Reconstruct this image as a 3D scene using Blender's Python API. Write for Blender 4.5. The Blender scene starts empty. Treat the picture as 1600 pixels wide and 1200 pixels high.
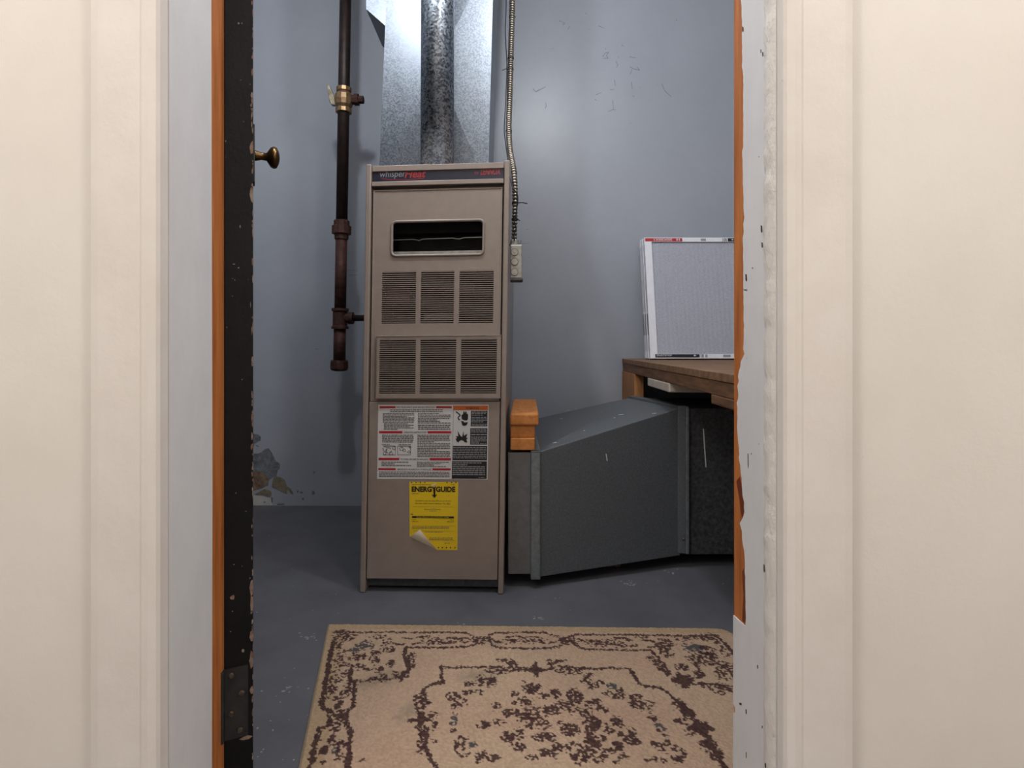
import bpy, bmesh, math, random
import numpy as np
from mathutils import Vector, Matrix, noise as mnoise

scene = bpy.context.scene
COL = scene.collection
random.seed(7); np.random.seed(7)
F, H, CX, HY = 900.0, 0.726, 800.0, 535.0      # focal length in px, camera height, principal column, horizon row

# ------------------------------------------------------------------ camera, world, lights, exposure
cd = bpy.data.cameras.new('camera'); cam = bpy.data.objects.new('camera', cd); COL.objects.link(cam)
cam.location = (0, 0, H); cam.rotation_euler = (math.radians(90), 0, 0)
cd.sensor_fit = 'HORIZONTAL'; cd.sensor_width = 36; cd.lens = F/1600*36; cd.shift_y = -(600-HY)/1600; cd.clip_start = 0.02
scene.camera = cam
w = bpy.data.worlds.new('world'); scene.world = w; w.use_nodes = True
w.node_tree.nodes['Background'].inputs[0].default_value = (0.02, 0.02, 0.022, 1); w.node_tree.nodes['Background'].inputs[1].default_value = 0.3
vs = scene.view_settings
vs.view_transform = 'Standard'; vs.look = 'None'; vs.gamma = 1; vs.use_curve_mapping = False; vs.exposure = 0.0
ROOM_LAMP = (0.18, 1.25, 2.24); ROOM_LAMP_B = (-0.50, 1.25, 2.24)   # two bulbs of one ceiling fixture
HALL_LAMP = (0.90, -0.40, 2.28); HALL_FILL_B = (-0.90, -0.40, 2.28)  # left hall lamp is an added fill, brightening right jamb and casing
def lamp(name, loc, energy, col, r):
    l = bpy.data.lights.new(name, 'POINT'); l.energy = energy; l.color = col; l.shadow_soft_size = r
    o = bpy.data.objects.new(name, l); COL.objects.link(o); o.location = loc; return o
lamp('room_bulb_light', (ROOM_LAMP[0], ROOM_LAMP[1], ROOM_LAMP[2]-0.05), 27, (0.92, 0.96, 1.0), 0.05)
lamp('room_bulb_light_b', (ROOM_LAMP_B[0], ROOM_LAMP_B[1], ROOM_LAMP_B[2]-0.05), 23, (0.92, 0.96, 1.0), 0.05)
lamp('hall_bulb_light', (HALL_LAMP[0], HALL_LAMP[1], HALL_LAMP[2]-0.08), 38, (1.0, 0.95, 0.91), 0.14)
lamp('hall_fill_light_b', (HALL_FILL_B[0], HALL_FILL_B[1], HALL_FILL_B[2]-0.08), 38, (1.0, 0.95, 0.91), 0.14)

# ------------------------------------------------------------------ helpers
def P(px, py, Y): return Vector(((px-CX)*Y/F, Y, H-(py-HY)*Y/F))
def G(px, py, z=0.0):
    Y = F*(H-z)/(py-HY); return Vector(((px-CX)*Y/F, Y, z))
def S(r, g, b):
    f = lambda c: (c/255/12.92) if c/255 <= 0.04045 else ((c/255+0.055)/1.055)**2.4
    return (f(r), f(g), f(b), 1)

def pm(name, c1, c2=None, scale=20, rough=0.6, metal=0.0, bump=0.0, bscale=None, stretch=(1,1,1), kind='noise', c3=None, lo=0.35, hi=0.65, rvar=0.0, emit=None, spec=None, coat=0.0):
    m = bpy.data.materials.new(name); m.use_nodes = True
    nt = m.node_tree; b = nt.nodes['Principled BSDF']
    b.inputs['Roughness'].default_value = rough; b.inputs['Metallic'].default_value = metal
    if coat: b.inputs['Coat Weight'].default_value = coat; b.inputs['Coat Roughness'].default_value = 0.25
    if spec is not None: b.inputs['Specular IOR Level'].default_value = spec
    if emit: b.inputs['Emission Color'].default_value = emit[0]; b.inputs['Emission Strength'].default_value = emit[1]
    b.inputs['Base Color'].default_value = c1
    if c2 is None and not bump: return m
    tc = nt.nodes.new('ShaderNodeTexCoord'); mp = nt.nodes.new('ShaderNodeMapping'); mp.inputs['Scale'].default_value = stretch
    nt.links.new(tc.outputs['Object'], mp.inputs['Vector'])
    def tex(sc, k):
        if k == 'voronoi':
            t = nt.nodes.new('ShaderNodeTexVoronoi'); t.inputs['Scale'].default_value = sc; nt.links.new(mp.outputs[0], t.inputs['Vector'])
            sp = nt.nodes.new('ShaderNodeSeparateColor'); nt.links.new(t.outputs['Color'], sp.inputs[0]); return sp.outputs[0]
        t = nt.nodes.new('ShaderNodeTexNoise'); t.inputs['Scale'].default_value = sc; t.inputs['Detail'].default_value = 6; t.inputs['Roughness'].default_value = 0.65
        nt.links.new(mp.outputs[0], t.inputs['Vector']); return t.outputs['Fac']
    if c2 is not None:
        fac = tex(scale, kind); rp = nt.nodes.new('ShaderNodeValToRGB')
        e = rp.color_ramp.elements; e[0].position = lo; e[0].color = c1; e[1].position = hi; e[1].color = c2
        if c3 is not None: n = e.new(min(0.98, hi+0.1)); n.color = c3
        nt.links.new(fac, rp.inputs[0]); nt.links.new(rp.outputs[0], b.inputs['Base Color'])
        if rvar:
            mr = nt.nodes.new('ShaderNodeMapRange'); mr.inputs['To Min'].default_value = max(0.05, rough-rvar); mr.inputs['To Max'].default_value = rough+rvar
            nt.links.new(fac, mr.inputs['Value']); nt.links.new(mr.outputs[0], b.inputs['Roughness'])
    if bump:
        bf = tex(bscale or scale, kind); bn = nt.nodes.new('ShaderNodeBump'); bn.inputs['Strength'].default_value = bump; bn.inputs['Distance'].default_value = 0.01
        nt.links.new(bf, bn.inputs['Height']); nt.links.new(bn.outputs[0], b.inputs['Normal'])
    return m

M = {}
M['wall'] = pm('wall_paint', S(146,150,159), S(153,157,166), 2.2, 0.38, bump=0.06, bscale=38)
M['wall_side'] = pm('side_wall_paint', S(138,142,150), S(146,150,158), 2.2, 0.5)
M['ceil'] = pm('ceiling_boards', S(165,165,167), rough=0.8)
M['hall'] = pm('hall_wall_paint', S(226,220,212), S(232,227,220), 3, 0.6, bump=0.05, bscale=60)
M['floor'] = pm('painted_concrete', S(80,80,85), S(92,92,97), 5, 0.62, bump=0.12, bscale=70)
M['bare'] = pm('bare_mortar', S(84,88,94), S(122,126,132), 60, 0.9, bump=0.5, bscale=120)
M['bare_brown'] = pm('brown_mortar', S(92,72,58), S(140,118,98), 40, 0.9, bump=0.5, bscale=120)
M['bare_tan'] = pm('tan_plaster', S(108,100,84), S(136,128,108), 60, 0.9, bump=0.4, bscale=120)
M['flake'] = pm('flaked_paint', S(176,172,170), S(190,187,184), 30, 0.7)
M['mark'] = pm('scuff_black', S(104,107,115), rough=0.8)
M['fleck'] = pm('white_fleck', S(142,144,148), rough=0.8)
M['door'] = pm('black_door_paint', S(7,7,8), S(15,14,15), 14, 0.6, bump=0.15, bscale=120, spec=0.25)
M['chip'] = pm('chipped_paint', S(150,140,128), S(120,82,60), 60, 0.8)
M['hinge'] = pm('painted_hinge', S(24,23,24), S(44,42,40), 30, 0.45, bump=0.1)
M['screw'] = pm('worn_screw', S(120,104,88), S(60,54,50), 300, 0.4, metal=0.7)
M['brass'] = pm('aged_brass', S(112,84,50), S(80,60,38), 30, 0.32, metal=0.9)
M['wood_jamb'] = pm('orange_fir', S(158,88,40), S(196,122,62), 9, 0.55, stretch=(8,8,0.6), bump=0.1)
M['white_paint'] = pm('white_gloss_paint', S(214,214,216), S(222,222,224), 14, 0.5, bump=0.12, bscale=24, stretch=(1,1,0.5))
M['cream_paint'] = pm('cream_gloss_paint', S(222,215,208), S(228,222,216), 12, 0.5, bump=0.10, bscale=30)
M['bead_paint'] = pm('lumpy_paint_bead', S(226,221,214), S(232,227,221), 60, 0.5, bump=0.45, bscale=90, stretch=(1,1,0.6))
M['dark_nick'] = pm('dark_nick', S(60,48,38), rough=0.8)
M['beige'] = pm('beige_enamel', S(140,126,117), S(146,132,122), 30, 0.33, coat=0.15)
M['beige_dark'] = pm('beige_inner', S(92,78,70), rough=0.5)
M['cab_in'] = pm('furnace_interior', S(26,25,25), S(40,38,37), 30, 0.6, metal=0.2)
M['steel_rod'] = pm('bright_rod', S(180,180,182), rough=0.35, metal=0.8)
M['kick'] = pm('grey_kick_steel', S(66,68,72), S(84,86,90), 60, 0.5, metal=0.5)
M['strip'] = pm('navy_badge', S(38,38,52), rough=0.35)
M['p_white'] = pm('print_white', S(205,203,202), rough=0.5)
M['p_grey'] = pm('print_grey', S(140,140,144), rough=0.5)
M['p_black'] = pm('print_black', S(20,19,21), rough=0.45)
M['p_text'] = pm('print_text', S(84,80,80), rough=0.6)
M['p_red'] = pm('print_red', S(168,30,44), rough=0.5)
M['p_logo_red'] = pm('print_logo_red', S(160,44,46), rough=0.5)
M['p_orange'] = pm('print_orange', S(196,98,34), rough=0.5)
M['p_yellow'] = pm('print_yellow', S(228,192,24), rough=0.5)
M['p_cream'] = pm('label_back', S(222,208,184), rough=0.6)
M['galv'] = pm('galvanised_spangle', S(98,104,112), S(128,134,142), 280, 0.42, metal=0.85, kind='voronoi', bump=0.02, rvar=0.06, lo=0.1, hi=0.9)
M['galv_flue'] = pm('galvanised_flue', S(104,112,122), S(168,176,186), 190, 0.34, metal=0.90, kind='voronoi', bump=0.06, rvar=0.08, lo=0.2, hi=0.8)
M['galv_dark'] = pm('weathered_duct', S(90,94,98), S(110,114,118), 240, 0.50, metal=0.35, bump=0.04, bscale=220)
M['galv_black'] = pm('black_speckled_duct', S(46,47,50), S(78,80,84), 90, 0.55, metal=0.2, bump=0.1, bscale=160)
M['cleat'] = pm('duct_cleat', S(112,118,122), S(136,142,146), 50, 0.45, metal=0.6)
M['scratch'] = pm('bright_scratch', S(200,204,200), rough=0.5)
M['pipe'] = pm('black_iron', S(30,26,26), S(58,40,36), 24, 0.5, metal=0.45, bump=0.12, bscale=60)
M['rust'] = pm('rusted_iron', S(52,32,28), S(86,52,42), 40, 0.65, metal=0.35, bump=0.25, bscale=80)
M['valve'] = pm('dull_brass', S(126,100,72), S(160,134,100), 40, 0.42, metal=0.7, bump=0.1)
M['lever'] = pm('zinc_lever', S(168,160,140), S(120,108,88), 40, 0.4, metal=0.7)
M['armor'] = pm('armoured_steel', S(186,176,164), S(150,140,128), 60, 0.34, metal=0.8)
M['wire'] = pm('black_wire', S(24,24,28), rough=0.5)
M['boxm'] = pm('galv_box', S(150,148,142), S(172,170,162), 60, 0.45, metal=0.6, bump=0.05)
M['boxd'] = pm('knockout_groove', S(92,90,86), rough=0.6, metal=0.4)
M['lumber_end'] = pm('lumber', S(176,106,46), S(202,132,68), 18, 0.7, stretch=(3,0.6,3), bump=0.15)
M['ply'] = pm('worn_plywood', S(104,76,54), S(136,104,76), 8, 0.7, stretch=(1,6,6), bump=0.12)
M['apron'] = pm('dark_plank', S(84,58,40), S(124,88,60), 10, 0.7, stretch=(6,1,8), bump=0.15)
M['leg'] = pm('fir_leg', S(140,94,54), S(176,122,74), 10, 0.7, stretch=(6,6,0.8), bump=0.1)
M['white_board'] = pm('whitewashed_board', S(178,166,152), S(196,186,174), 20, 0.7, bump=0.1)
M['card'] = pm('filter_card', S(214,214,222), S(222,222,228), 30, 0.6)
M['media'] = pm('filter_media', S(150,152,164), S(176,178,188), 330, 0.9, bump=0.25, bscale=330)
M['rod'] = pm('lamp_holder', S(220,220,220), rough=0.4)
M['bulb'] = pm('bulb_glow', S(240,245,255), rough=0.3, emit=((0.8,0.9,1,1), 6.0))
M['bulbw'] = pm('warm_bulb_glow', S(255,245,230), rough=0.3, emit=((1,0.86,0.7,1), 6.0))

def chain(o):
    v = Vector((0,0,0))
    while o is not None: v += o.location; o = o.parent
    return v

class MB:
    """collects shapes for ONE mesh"""
    def __init__(s): s.v = []; s.f = []
    def add(s, vs, fs):
        n = len(s.v); s.v += [Vector(q) for q in vs]; s.f += [tuple(i+n for i in f) for f in fs]; return s
    def box(s, x0, x1, y0, y1, z0, z1):
        return s.hexa([(x0,y0,z0),(x1,y0,z0),(x1,y1,z0),(x0,y1,z0),(x0,y0,z1),(x1,y0,z1),(x1,y1,z1),(x0,y1,z1)])
    def hexa(s, p):
        return s.add(p, [(0,3,2,1),(4,5,6,7),(0,1,5,4),(1,2,6,5),(2,3,7,6),(3,0,4,7)])
    def quad(s, a, b, c, d): return s.add([a,b,c,d], [(0,1,2,3)])
    def cyl(s, p0, p1, r0, r1=None, n=20, cap=True):
        return s.lathe(p0, p1, [(0, r0), (1, r0 if r1 is None else r1)], n, cap)
    def lathe(s, p0, p1, prof, n=20, cap=True):
        p0 = Vector(p0); p1 = Vector(p1); d = p1-p0; q = d.normalized().to_track_quat('Z', 'Y')
        vs, fs = [], []
        for t, r in prof:
            for k in range(n):
                a = 2*math.pi*k/n; vs.append(p0+d*t+q @ Vector((r*math.cos(a), r*math.sin(a), 0)))
        for j in range(len(prof)-1):
            for k in range(n):
                k2 = (k+1) % n; fs.append((j*n+k, j*n+k2, (j+1)*n+k2, (j+1)*n+k))
        if cap: fs.append(tuple(reversed(range(n)))); fs.append(tuple((len(prof)-1)*n+k for k in range(n)))
        return s.add(vs, fs)
    def tube(s, pts, rad, n=10, cap=True):
        pts = [Vector(q) for q in pts]; rs = rad if isinstance(rad, (list, tuple)) else [rad]*len(pts)
        vs, fs = [], []
        up = Vector((0.31, 0.95, 0.05))
        for i, q in enumerate(pts):
            d = (pts[min(i+1, len(pts)-1)]-pts[max(i-1, 0)]).normalized()
            u = d.cross(up).normalized(); w_ = d.cross(u)
            for k in range(n):
                a = 2*math.pi*k/n; vs.append(q+(u*math.cos(a)+w_*math.sin(a))*rs[i])
        for i in range(len(pts)-1):
            for k in range(n):
                k2 = (k+1) % n; fs.append((i*n+k, i*n+k2, (i+1)*n+k2, (i+1)*n+k))
        if cap: fs.append(tuple(reversed(range(n)))); fs.append(tuple((len(pts)-1)*n+k for k in range(n)))
        return s.add(vs, fs)
    def slab(s, pts, off):
        """polygon (3-D points) given thickness along off"""
        n = len(pts); a = [Vector(q) for q in pts]; b = [q+Vector(off) for q in a]
        return s.add(a+b, [tuple(range(n)), tuple(reversed(range(n, 2*n)))]+[(i, i+n, (i+1) % n+n, (i+1) % n) for i in range(n)])
    def obj(s, name, m, parent=None, local=False, smooth=False, bevel=0, xf=None, label=None, cat=None, group=None, kind=None):
        vs = s.v if xf is None else [xf(q) for q in s.v]
        me = bpy.data.meshes.new(name); o = bpy.data.objects.new(name, me)
        if parent is not None:
            o.parent = parent
            if not local: off = chain(parent); vs = [q-off for q in vs]
        elif kind != 'structure':
            lo = [min(q[i] for q in vs) for i in range(3)]; hi = [max(q[i] for q in vs) for i in range(3)]
            off = Vector(((lo[0]+hi[0])/2, (lo[1]+hi[1])/2, lo[2])); vs = [q-off for q in vs]; o.location = off
        me.from_pydata([tuple(q) for q in vs], [], s.f); me.update()
        bm = bmesh.new(); bm.from_mesh(me); bmesh.ops.recalc_face_normals(bm, faces=bm.faces); bm.to_mesh(me); bm.free()
        if smooth:
            me.polygons.foreach_set('use_smooth', [len(p.vertices) <= 4 for p in me.polygons])
        me.materials.append(M[m] if isinstance(m, str) else m)
        COL.objects.link(o)
        if bevel:
            b = o.modifiers.new('bevel', 'BEVEL'); b.width = bevel; b.segments = 2; b.limit_method = 'ANGLE'; b.angle_limit = 0.7
        tag(o, label, cat, group, kind); return o

def tag(o, label=None, cat=None, group=None, kind=None):
    if label: o['label'] = label
    if cat: o['category'] = cat
    if group: o['group'] = group
    if kind: o['kind'] = kind
    return o
def thing(name, label=None, cat=None, loc=(0,0,0), rot=(0,0,0), group=None, kind=None):
    o = bpy.data.objects.new(name, None); COL.objects.link(o); o.empty_display_size = 0.05
    o.location = loc; o.rotation_euler = rot; return tag(o, label, cat, group, kind)

def grid_panel(xs, zs, holes, y0, y1):
    """flat panel with rectangular holes: welded front, back and hole walls"""
    m = MB(); nx, nz = len(xs)-1, len(zs)-1
    def solid(i, j):
        if i < 0 or j < 0 or i >= nx or j >= nz: return False
        cx, cz = (xs[i]+xs[i+1])/2, (zs[j]+zs[j+1])/2
        return not any(h[0] < cx < h[1] and h[2] < cz < h[3] for h in holes)
    for i in range(nx):
        for j in range(nz):
            if not solid(i, j): continue
            a, b, c, d = xs[i], xs[i+1], zs[j], zs[j+1]
            m.quad((a,y0,c),(b,y0,c),(b,y0,d),(a,y0,d)); m.quad((a,y1,c),(a,y1,d),(b,y1,d),(b,y1,c))
            if not solid(i-1, j): m.quad((a,y0,c),(a,y0,d),(a,y1,d),(a,y1,c))
            if not solid(i+1, j): m.quad((b,y0,c),(b,y1,c),(b,y1,d),(b,y0,d))
            if not solid(i, j-1): m.quad((a,y0,c),(a,y1,c),(b,y1,c),(b,y0,c))
            if not solid(i, j+1): m.quad((a,y0,d),(b,y0,d),(b,y1,d),(a,y1,d))
    return m

def text_pts(body, bold=0.0, shear=0.0, spacing=1.0):
    """filled outlines of a line of text as (verts in unit box, faces)"""
    c = bpy.data.curves.new('text', 'FONT'); c.body = body; c.shear = shear; c.space_character = spacing; c.resolution_u = 3
    if bold: c.offset = 0.018 if bold is True else bold
    o = bpy.data.objects.new('text', c); COL.objects.link(o)
    me = bpy.data.meshes.new_from_object(o)
    v = np.array([q.co[:] for q in me.vertices]); f = [tuple(p.vertices) for p in me.polygons]
    bpy.data.objects.remove(o); bpy.data.curves.remove(c); bpy.data.meshes.remove(me)
    lo, hi = v.min(0), v.max(0); v = (v-lo)/np.maximum(hi-lo, 1e-6)
    return v[:, :2], f

# ------------------------------------------------------------------ room shell
YW = 2.56; XL, XR = -1.35, 1.60; ZC = 2.45; YB = -1.70
MB().box(XL-0.1, XR+0.1, YB-0.1, YW+0.1, -0.08, 0).obj('floor', 'floor', kind='structure')
wall = MB().box(XL-0.1, XR+0.1, YW, YW+0.1, 0, ZC).obj('wall_back', 'wall', kind='structure')
MB().box(XL-0.1, XL, 0.85, YW, 0, ZC).obj('wall_left', 'wall_side', kind='structure')
MB().box(XR, XR+0.1, 0.85, YW, 0, ZC).obj('wall_right', 'wall_side', kind='structure')
MB().box(XL-0.1, XR+0.1, YB-0.1, YW+0.1, ZC, ZC+0.08).obj('ceiling', 'ceil', kind='structure')
MB().box(XL-0.1, XL, YB, 0.72, 0, ZC).obj('wall_hall_left', 'hall', kind='structure')
MB().box(XR, XR+0.1, YB, 0.72, 0, ZC).obj('wall_hall_right', 'hall', kind='structure')
MB().box(XL-0.1, XR+0.1, YB-0.1, YB, 0, ZC).obj('wall_hall_back', 'hall', kind='structure')
JL, JR, ZD = -0.428, 0.330, 2.03                     # jamb faces and head of the doorway
MB().box(XL-0.1, JL-0.02, 0.72, 0.85, 0, ZC).box(JR+0.02, XR+0.1, 0.72, 0.85, 0, ZC).box(JL-0.02, JR+0.02, 0.72, 0.85, ZD+0.02, ZC).obj('wall_front', 'hall', kind='structure')

# peeled plaster and scuffs on the back wall (traced shapes, lying on the wall)
def wall_patch(name, pts, m, t=0.0015):
    q = [P(390+x/8, 650+y/8, YW) for x, y in pts]; MB().slab(q, (0, -t, 0)).obj(name, m, wall)
wall_patch('peeled_patch', [(-60,150),(18,205),(70,225),(110,228),(142,262),(140,308),(100,320),(85,340),(60,345),(45,420),(48,465),(100,470),(150,452),(188,418),(235,400),(268,440),(300,500),(330,560),(378,596),(380,650),(350,690),(340,760),(290,770),(260,790),(240,810),(235,865),(195,880),(150,905),(80,925),(18,942),(-60,960)], 'bare')
wall_patch('peeled_patch', [(-60,690),(60,700),(130,690),(215,740),(235,790),(230,840),(180,885),(120,900),(60,925),(-60,950)], 'bare_brown', 0.0022)
wall_patch('peeled_patch', [(300,770),(345,755),(400,770),(440,800),(455,850),(470,880),(510,905),(540,945),(550,985),(520,975),(495,925),(465,930),(470,970),(420,955),(360,920),(290,888),(280,850)], 'bare_tan', 0.0022)
wall_patch('peeled_patch', [(65,980),(120,945),(190,910),(245,925),(275,950),(270,1000),(230,1012),(170,985),(110,990)], 'bare_tan', 0.0018)
wall_patch('flaked_edge', [(-20,985),(60,990),(160,1000),(260,1030),(285,1115),(-20,1118)], 'flake', 0.0009)
for pts in ([(272,1020),(292,1018),(288,1085),(274,1085)], [(590,940),(605,920),(612,950),(598,962)], [(625,945),(660,948),(676,962),(640,970)], [(780,940),(800,930),(820,965),(795,992),(780,975)], [(655,1025),(680,1025),(682,1048),(660,1050)], [(795,695),(815,692),(818,715),(800,715)], [(180,1065),(200,1070),(195,1085),(180,1085)], [(340,1095),(430,1090),(440,1108),(350,1112)], [(75,360),(110,372),(118,390),(85,375)]):
    wall_patch('paint_chip', pts, 'mark')
def scuff(lines, wd):
    m = MB()
    for ln in lines:
        for (x0, y0), (x1, y1) in zip(ln, ln[1:]):
            a, b = P(x0, y0, YW), P(x1, y1, YW); d = (b-a)
            if d.length < 1e-5: continue
            n = d.cross(Vector((0,1,0))).normalized()*wd; m.slab([a-n, a+n, b+n*0.6, b-n*0.6], (0,-0.0006,0))
    return m
k4 = lambda L: [(800+x*0.225, y*0.225) for x, y in L]
scuff([k4(L) for L in ([(325,145),(345,150)],[(350,155),(368,160),(360,172),(350,165)],[(388,205),(400,180)],[(630,395),(645,370),(672,362),(655,385),(668,405),(632,405)],[(650,335),(652,345)],[(722,425),(735,450),(725,470)],[(735,395),(740,402)],[(820,465),(850,480),(885,488),(870,465)],[(822,515),(835,480)],[(830,570),(836,620)],[(838,665),(850,672)],[(712,555),(718,600)],[(682,625),(708,618)],[(700,700),(704,760),(665,775)],[(704,760),(718,765)],[(1040,585),(1060,630),(1105,672)],[(145,615),(165,637),(235,602)],[(232,715),(240,735),(228,755)],[(580,660),(622,642)],[(575,690),(590,700)],[(510,92),(520,95)],[(1138,138),(1146,140)],[(278,336),(286,338)],[(600,180),(640,196)],[(536,204),(542,205)],[(815,395),(860,400)],[(760,310),(775,322)],[(890,605),(894,608)],[(820,856),(826,858)])], 0.0011).obj('scuff_marks', 'mark', wall, kind='stuff')
scuff([[(813,381),(828,380)],[(822,358),(826,359)],[(825,402),(828,402)],[(492,545),(498,546)],[(520,420),(560,423)],[(545,430),(560,429)]], 0.0008).obj('scuff_marks', 'mark', wall, kind='stuff')
# flecks of paint and grit on the floor
m = MB()
for i in range(45):
    x = random.choice([random.uniform(400,560), random.uniform(795,1140), random.uniform(395,500)]); y = random.uniform(800, 1195) if x < 500 else random.uniform(885, 985)
    q = G(x, y); r = random.uniform(0.0008, 0.0022)
    m.slab([q+Vector((r*math.cos(a)*random.uniform(.6,1.5), r*math.sin(a)*random.uniform(.6,1.5), 0)) for a in (0,1.2,2.5,3.8,5)], (0,0,0.0006))
for cx, cy, n in ((840,966,9),(980,912,14),(484,996,10),(452,1076,7),(1045,892,6),(720,975,3)):
    for i in range(n):
        q = G(cx+random.gauss(0,7), cy+random.gauss(0,3)); r = random.uniform(0.001, 0.0035)
        m.slab([q+Vector((r*math.cos(a)*random.uniform(.6,1.8), r*math.sin(a)*random.uniform(.5,1.2), 0)) for a in (0,1.2,2.5,3.8,5)], (0,0,0.0006))
fl = bpy.data.objects['floor']; m.obj('paint_flecks', 'fleck', fl, kind='stuff')

# doorway trim: right jamb with bare wood strip, left jamb, head, casings
tr = thing('trim_1', 'white painted right door jamb with bare orange wood strip', kind='structure')
MB().box(JR, JR+0.02, 0.7160, 0.856, 0, ZD).obj('jamb_board', 'wood_jamb', tr)
edge = [(0,1160),(40,1161),(43,1163),(52,1161),(110,1161.5),(120,1163),(160,1163),(230,1163),(236,1161.5),(258,1162),(300,1163),(330,1163.5),(340,1165),(350,1163),(362,1164),(372,1162.5),(430,1163),(480,1163.5),(530,1164),(545,1163),(553,1164.5),(561,1162),(565,1160),(573,1158),(580,1156),(588,1154.5),(595,1156),(603,1154),(615,1155.5),(630,1154),(660,1153.5),(690,1154.5),(700,1156),(710,1157.5),(715,1156),(728,1158.5),(740,1159),(748,1161),(756,1160.5),(775,1162),(785,1164),(800,1165),(812,1161),(818,1158),(830,1160),(842,1161.5),(860,1164),(885,1166),(910,1166),(940,1166.5),(965,1167),(979,1166.5)]
def jamb_pt(px, py):
    Y = F*JR/(px-CX); return Y, H-(py-HY)*Y/F
pts = []
for py, px in edge:
    Y, z = jamb_pt(px, py); pts.append((JR, Y, z))
rg = []
for a, b in zip(pts, pts[1:]):
    n = max(1, int(abs(a[2]-b[2])/0.006))
    for k in range(n):
        t = k/n; z = a[2]+(b[2]-a[2])*t; rough_ = 0.0045 if 0.40 < z < 0.72 else 0.0020
        rg.append((JR, a[1]+(b[1]-a[1])*t+rough_*mnoise.noise(Vector((z*95, 2, 7)))+0.0012*mnoise.noise(Vector((z*330, 4, 1))), z))
pts = rg+[pts[-1]]
poly = [(JR, 0.7165, ZD), (JR, pts[0][1], ZD)]+pts
Y, z = jamb_pt(1151, 966); poly += [(JR, 0.8555, z), (JR, 0.8555, 0.19), (JR, 0.848, 0.188), (JR, 0.848, 0.182), (JR, 0.8558, 0.175), (JR, 0.8558, 0.001), (JR, 0.7165, 0.001)]
MB().slab(poly, (-0.0016, 0, 0)).obj('paint_layer', 'white_paint', tr)
st = [(1151,752),(1156,745),(1160,760),(1164,785),(1165,805),(1161,815),(1158,800),(1156,780)]
MB().slab([(JR, *jamb_pt(a, b)) for a, b in st], (-0.0006, 0, 0)).obj('red_stain', pm('red_brown_stain', S(110,44,18), rough=0.6), tr)
st = [(1160,893),(1165,885),(1166,940),(1166,975),(1160,970),(1162,930)]
MB().slab([(JR, *jamb_pt(a, b)) for a, b in st], (-0.0006, 0, 0)).obj('red_stain', pm('red_brown_stain', S(110,50,22), rough=0.6), tr)
# ragged lumps where layers of paint meet the casing
m = MB(); n = 220; prev = None
for i in range(n+1):
    z = ZD*i/n; a = 0.0035+0.0022*mnoise.noise(Vector((z*45, 0, 0)))+0.0012*mnoise.noise(Vector((z*140, 5, 0)))
    y0 = 0.7165; y1 = 0.749+0.0016*mnoise.noise(Vector((z*60, 9, 0)))
    ring = [(JR-0.0010, y1, z), (JR-0.0016-a*0.8, y1-0.004, z), (JR-0.0016-a, (y0+y1)/2+0.003*mnoise.noise(Vector((z*70,3,0))), z), (JR-0.0016-a*0.7, y0+0.004, z), (JR-0.001, y0, z)]
    m.v += [Vector(q) for q in ring]
    if i:
        b = (i-1)*5; m.f += [(b+k, b+k+1, b+k+6, b+k+5) for k in range(4)]
m.obj('paint_bead', 'bead_paint', tr, smooth=True)
m = MB()
for px, py, w_, h_ in ((1199,85,1.5,7),(1163,46,1.5,8),(1197,358,2.5,12),(1198,383,2,9),(1168,434,2.5,12),(1167,453,6,1.5),(1171,720,1.0,24),(1176,709,1.5,1.5),(1188,694,1,1),(1201,888,1.5,13),(1186,1042,1.2,6),(1159,1100,4,4),(1168,1112,1.6,8),(1198,1136,1.2,4),(1203,1196,1.5,8),(1178,419,1.2,2),(1168,1180,0.8,10),(1188,245,1,1.2),(1196,80,1.2,6),(1169,560,0.8,0.8)):
    c = [(px-w_/2, py-h_/2), (px+w_/3, py-h_/2.4), (px+w_/2, py+h_/3), (px, py+h_/2), (px-w_/2.5, py+h_/4)]
    m.slab([(JR-0.0017-(0.004 if px > 1195 else 0), *jamb_pt(a, b)) for a, b in c], (-0.0004, 0, 0))
m.obj('paint_nicks', 'dark_nick', tr, kind='stuff')
def casing(name, x0, x1, lab, sgn):
    t = thing(name, lab, kind='structure')
    pr = [(0,0.7155),(0,0.700),(0.003,0.696),(0.012,0.694),(0.02,0.6955),(0.024,0.698),(0.075,0.6985),(0.085,0.701),(0.092,0.7155)]
    m = MB(); m.slab([(x0+sgn*a, y, 0.0) for a, y in pr], (0, 0, ZD+0.09)); m.obj('casing_board', 'cream_paint', t); return t
cs = casing('trim_2', JR-0.0006, 0.43, 'cream painted casing board right of the doorway', 1)
m = MB()
for px, py, r in ((1237,407,2.6),(1231,826,3.2),(1240,968,1.6),(1232,600,1.2),(1245,470,1.2),(1222,126,1.0),(1228,1075,0.9),(1242,628,0.9),(1246,1150,1.0)):
    q = P(px, py, 0.6975); m.slab([q+Vector((r*0.0008*math.cos(a), 0, r*0.0008*math.sin(a))) for a in [k*0.785 for k in range(8)]], (0, -0.0005, 0))
m.obj('filled_nail_holes', pm('nail_filler', S(196,190,184), rough=0.7), cs, kind='stuff')
casing('trim_3', JL+0.0006, -0.53, 'cream painted casing board left of the doorway', -1)
tl = thing('trim_4', 'painted left door jamb where the black door hangs', kind='structure')
MB().box(JL-0.02, JL, 0.7160, 0.856, 0, ZD).obj('jamb_board', 'wood_jamb', tl)
MB().slab([(JL, 0.7165, 0.001), (JL, 0.818, 0.001), (JL, 0.82, 0.5), (JL, 0.817, 1.2), (JL, 0.82, ZD), (JL, 0.7165, ZD)], (0.0016, 0, 0)).obj('paint_layer', 'white_paint', tl)
th = thing('trim_5', 'painted door head with casing above the doorway', kind='structure')
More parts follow.
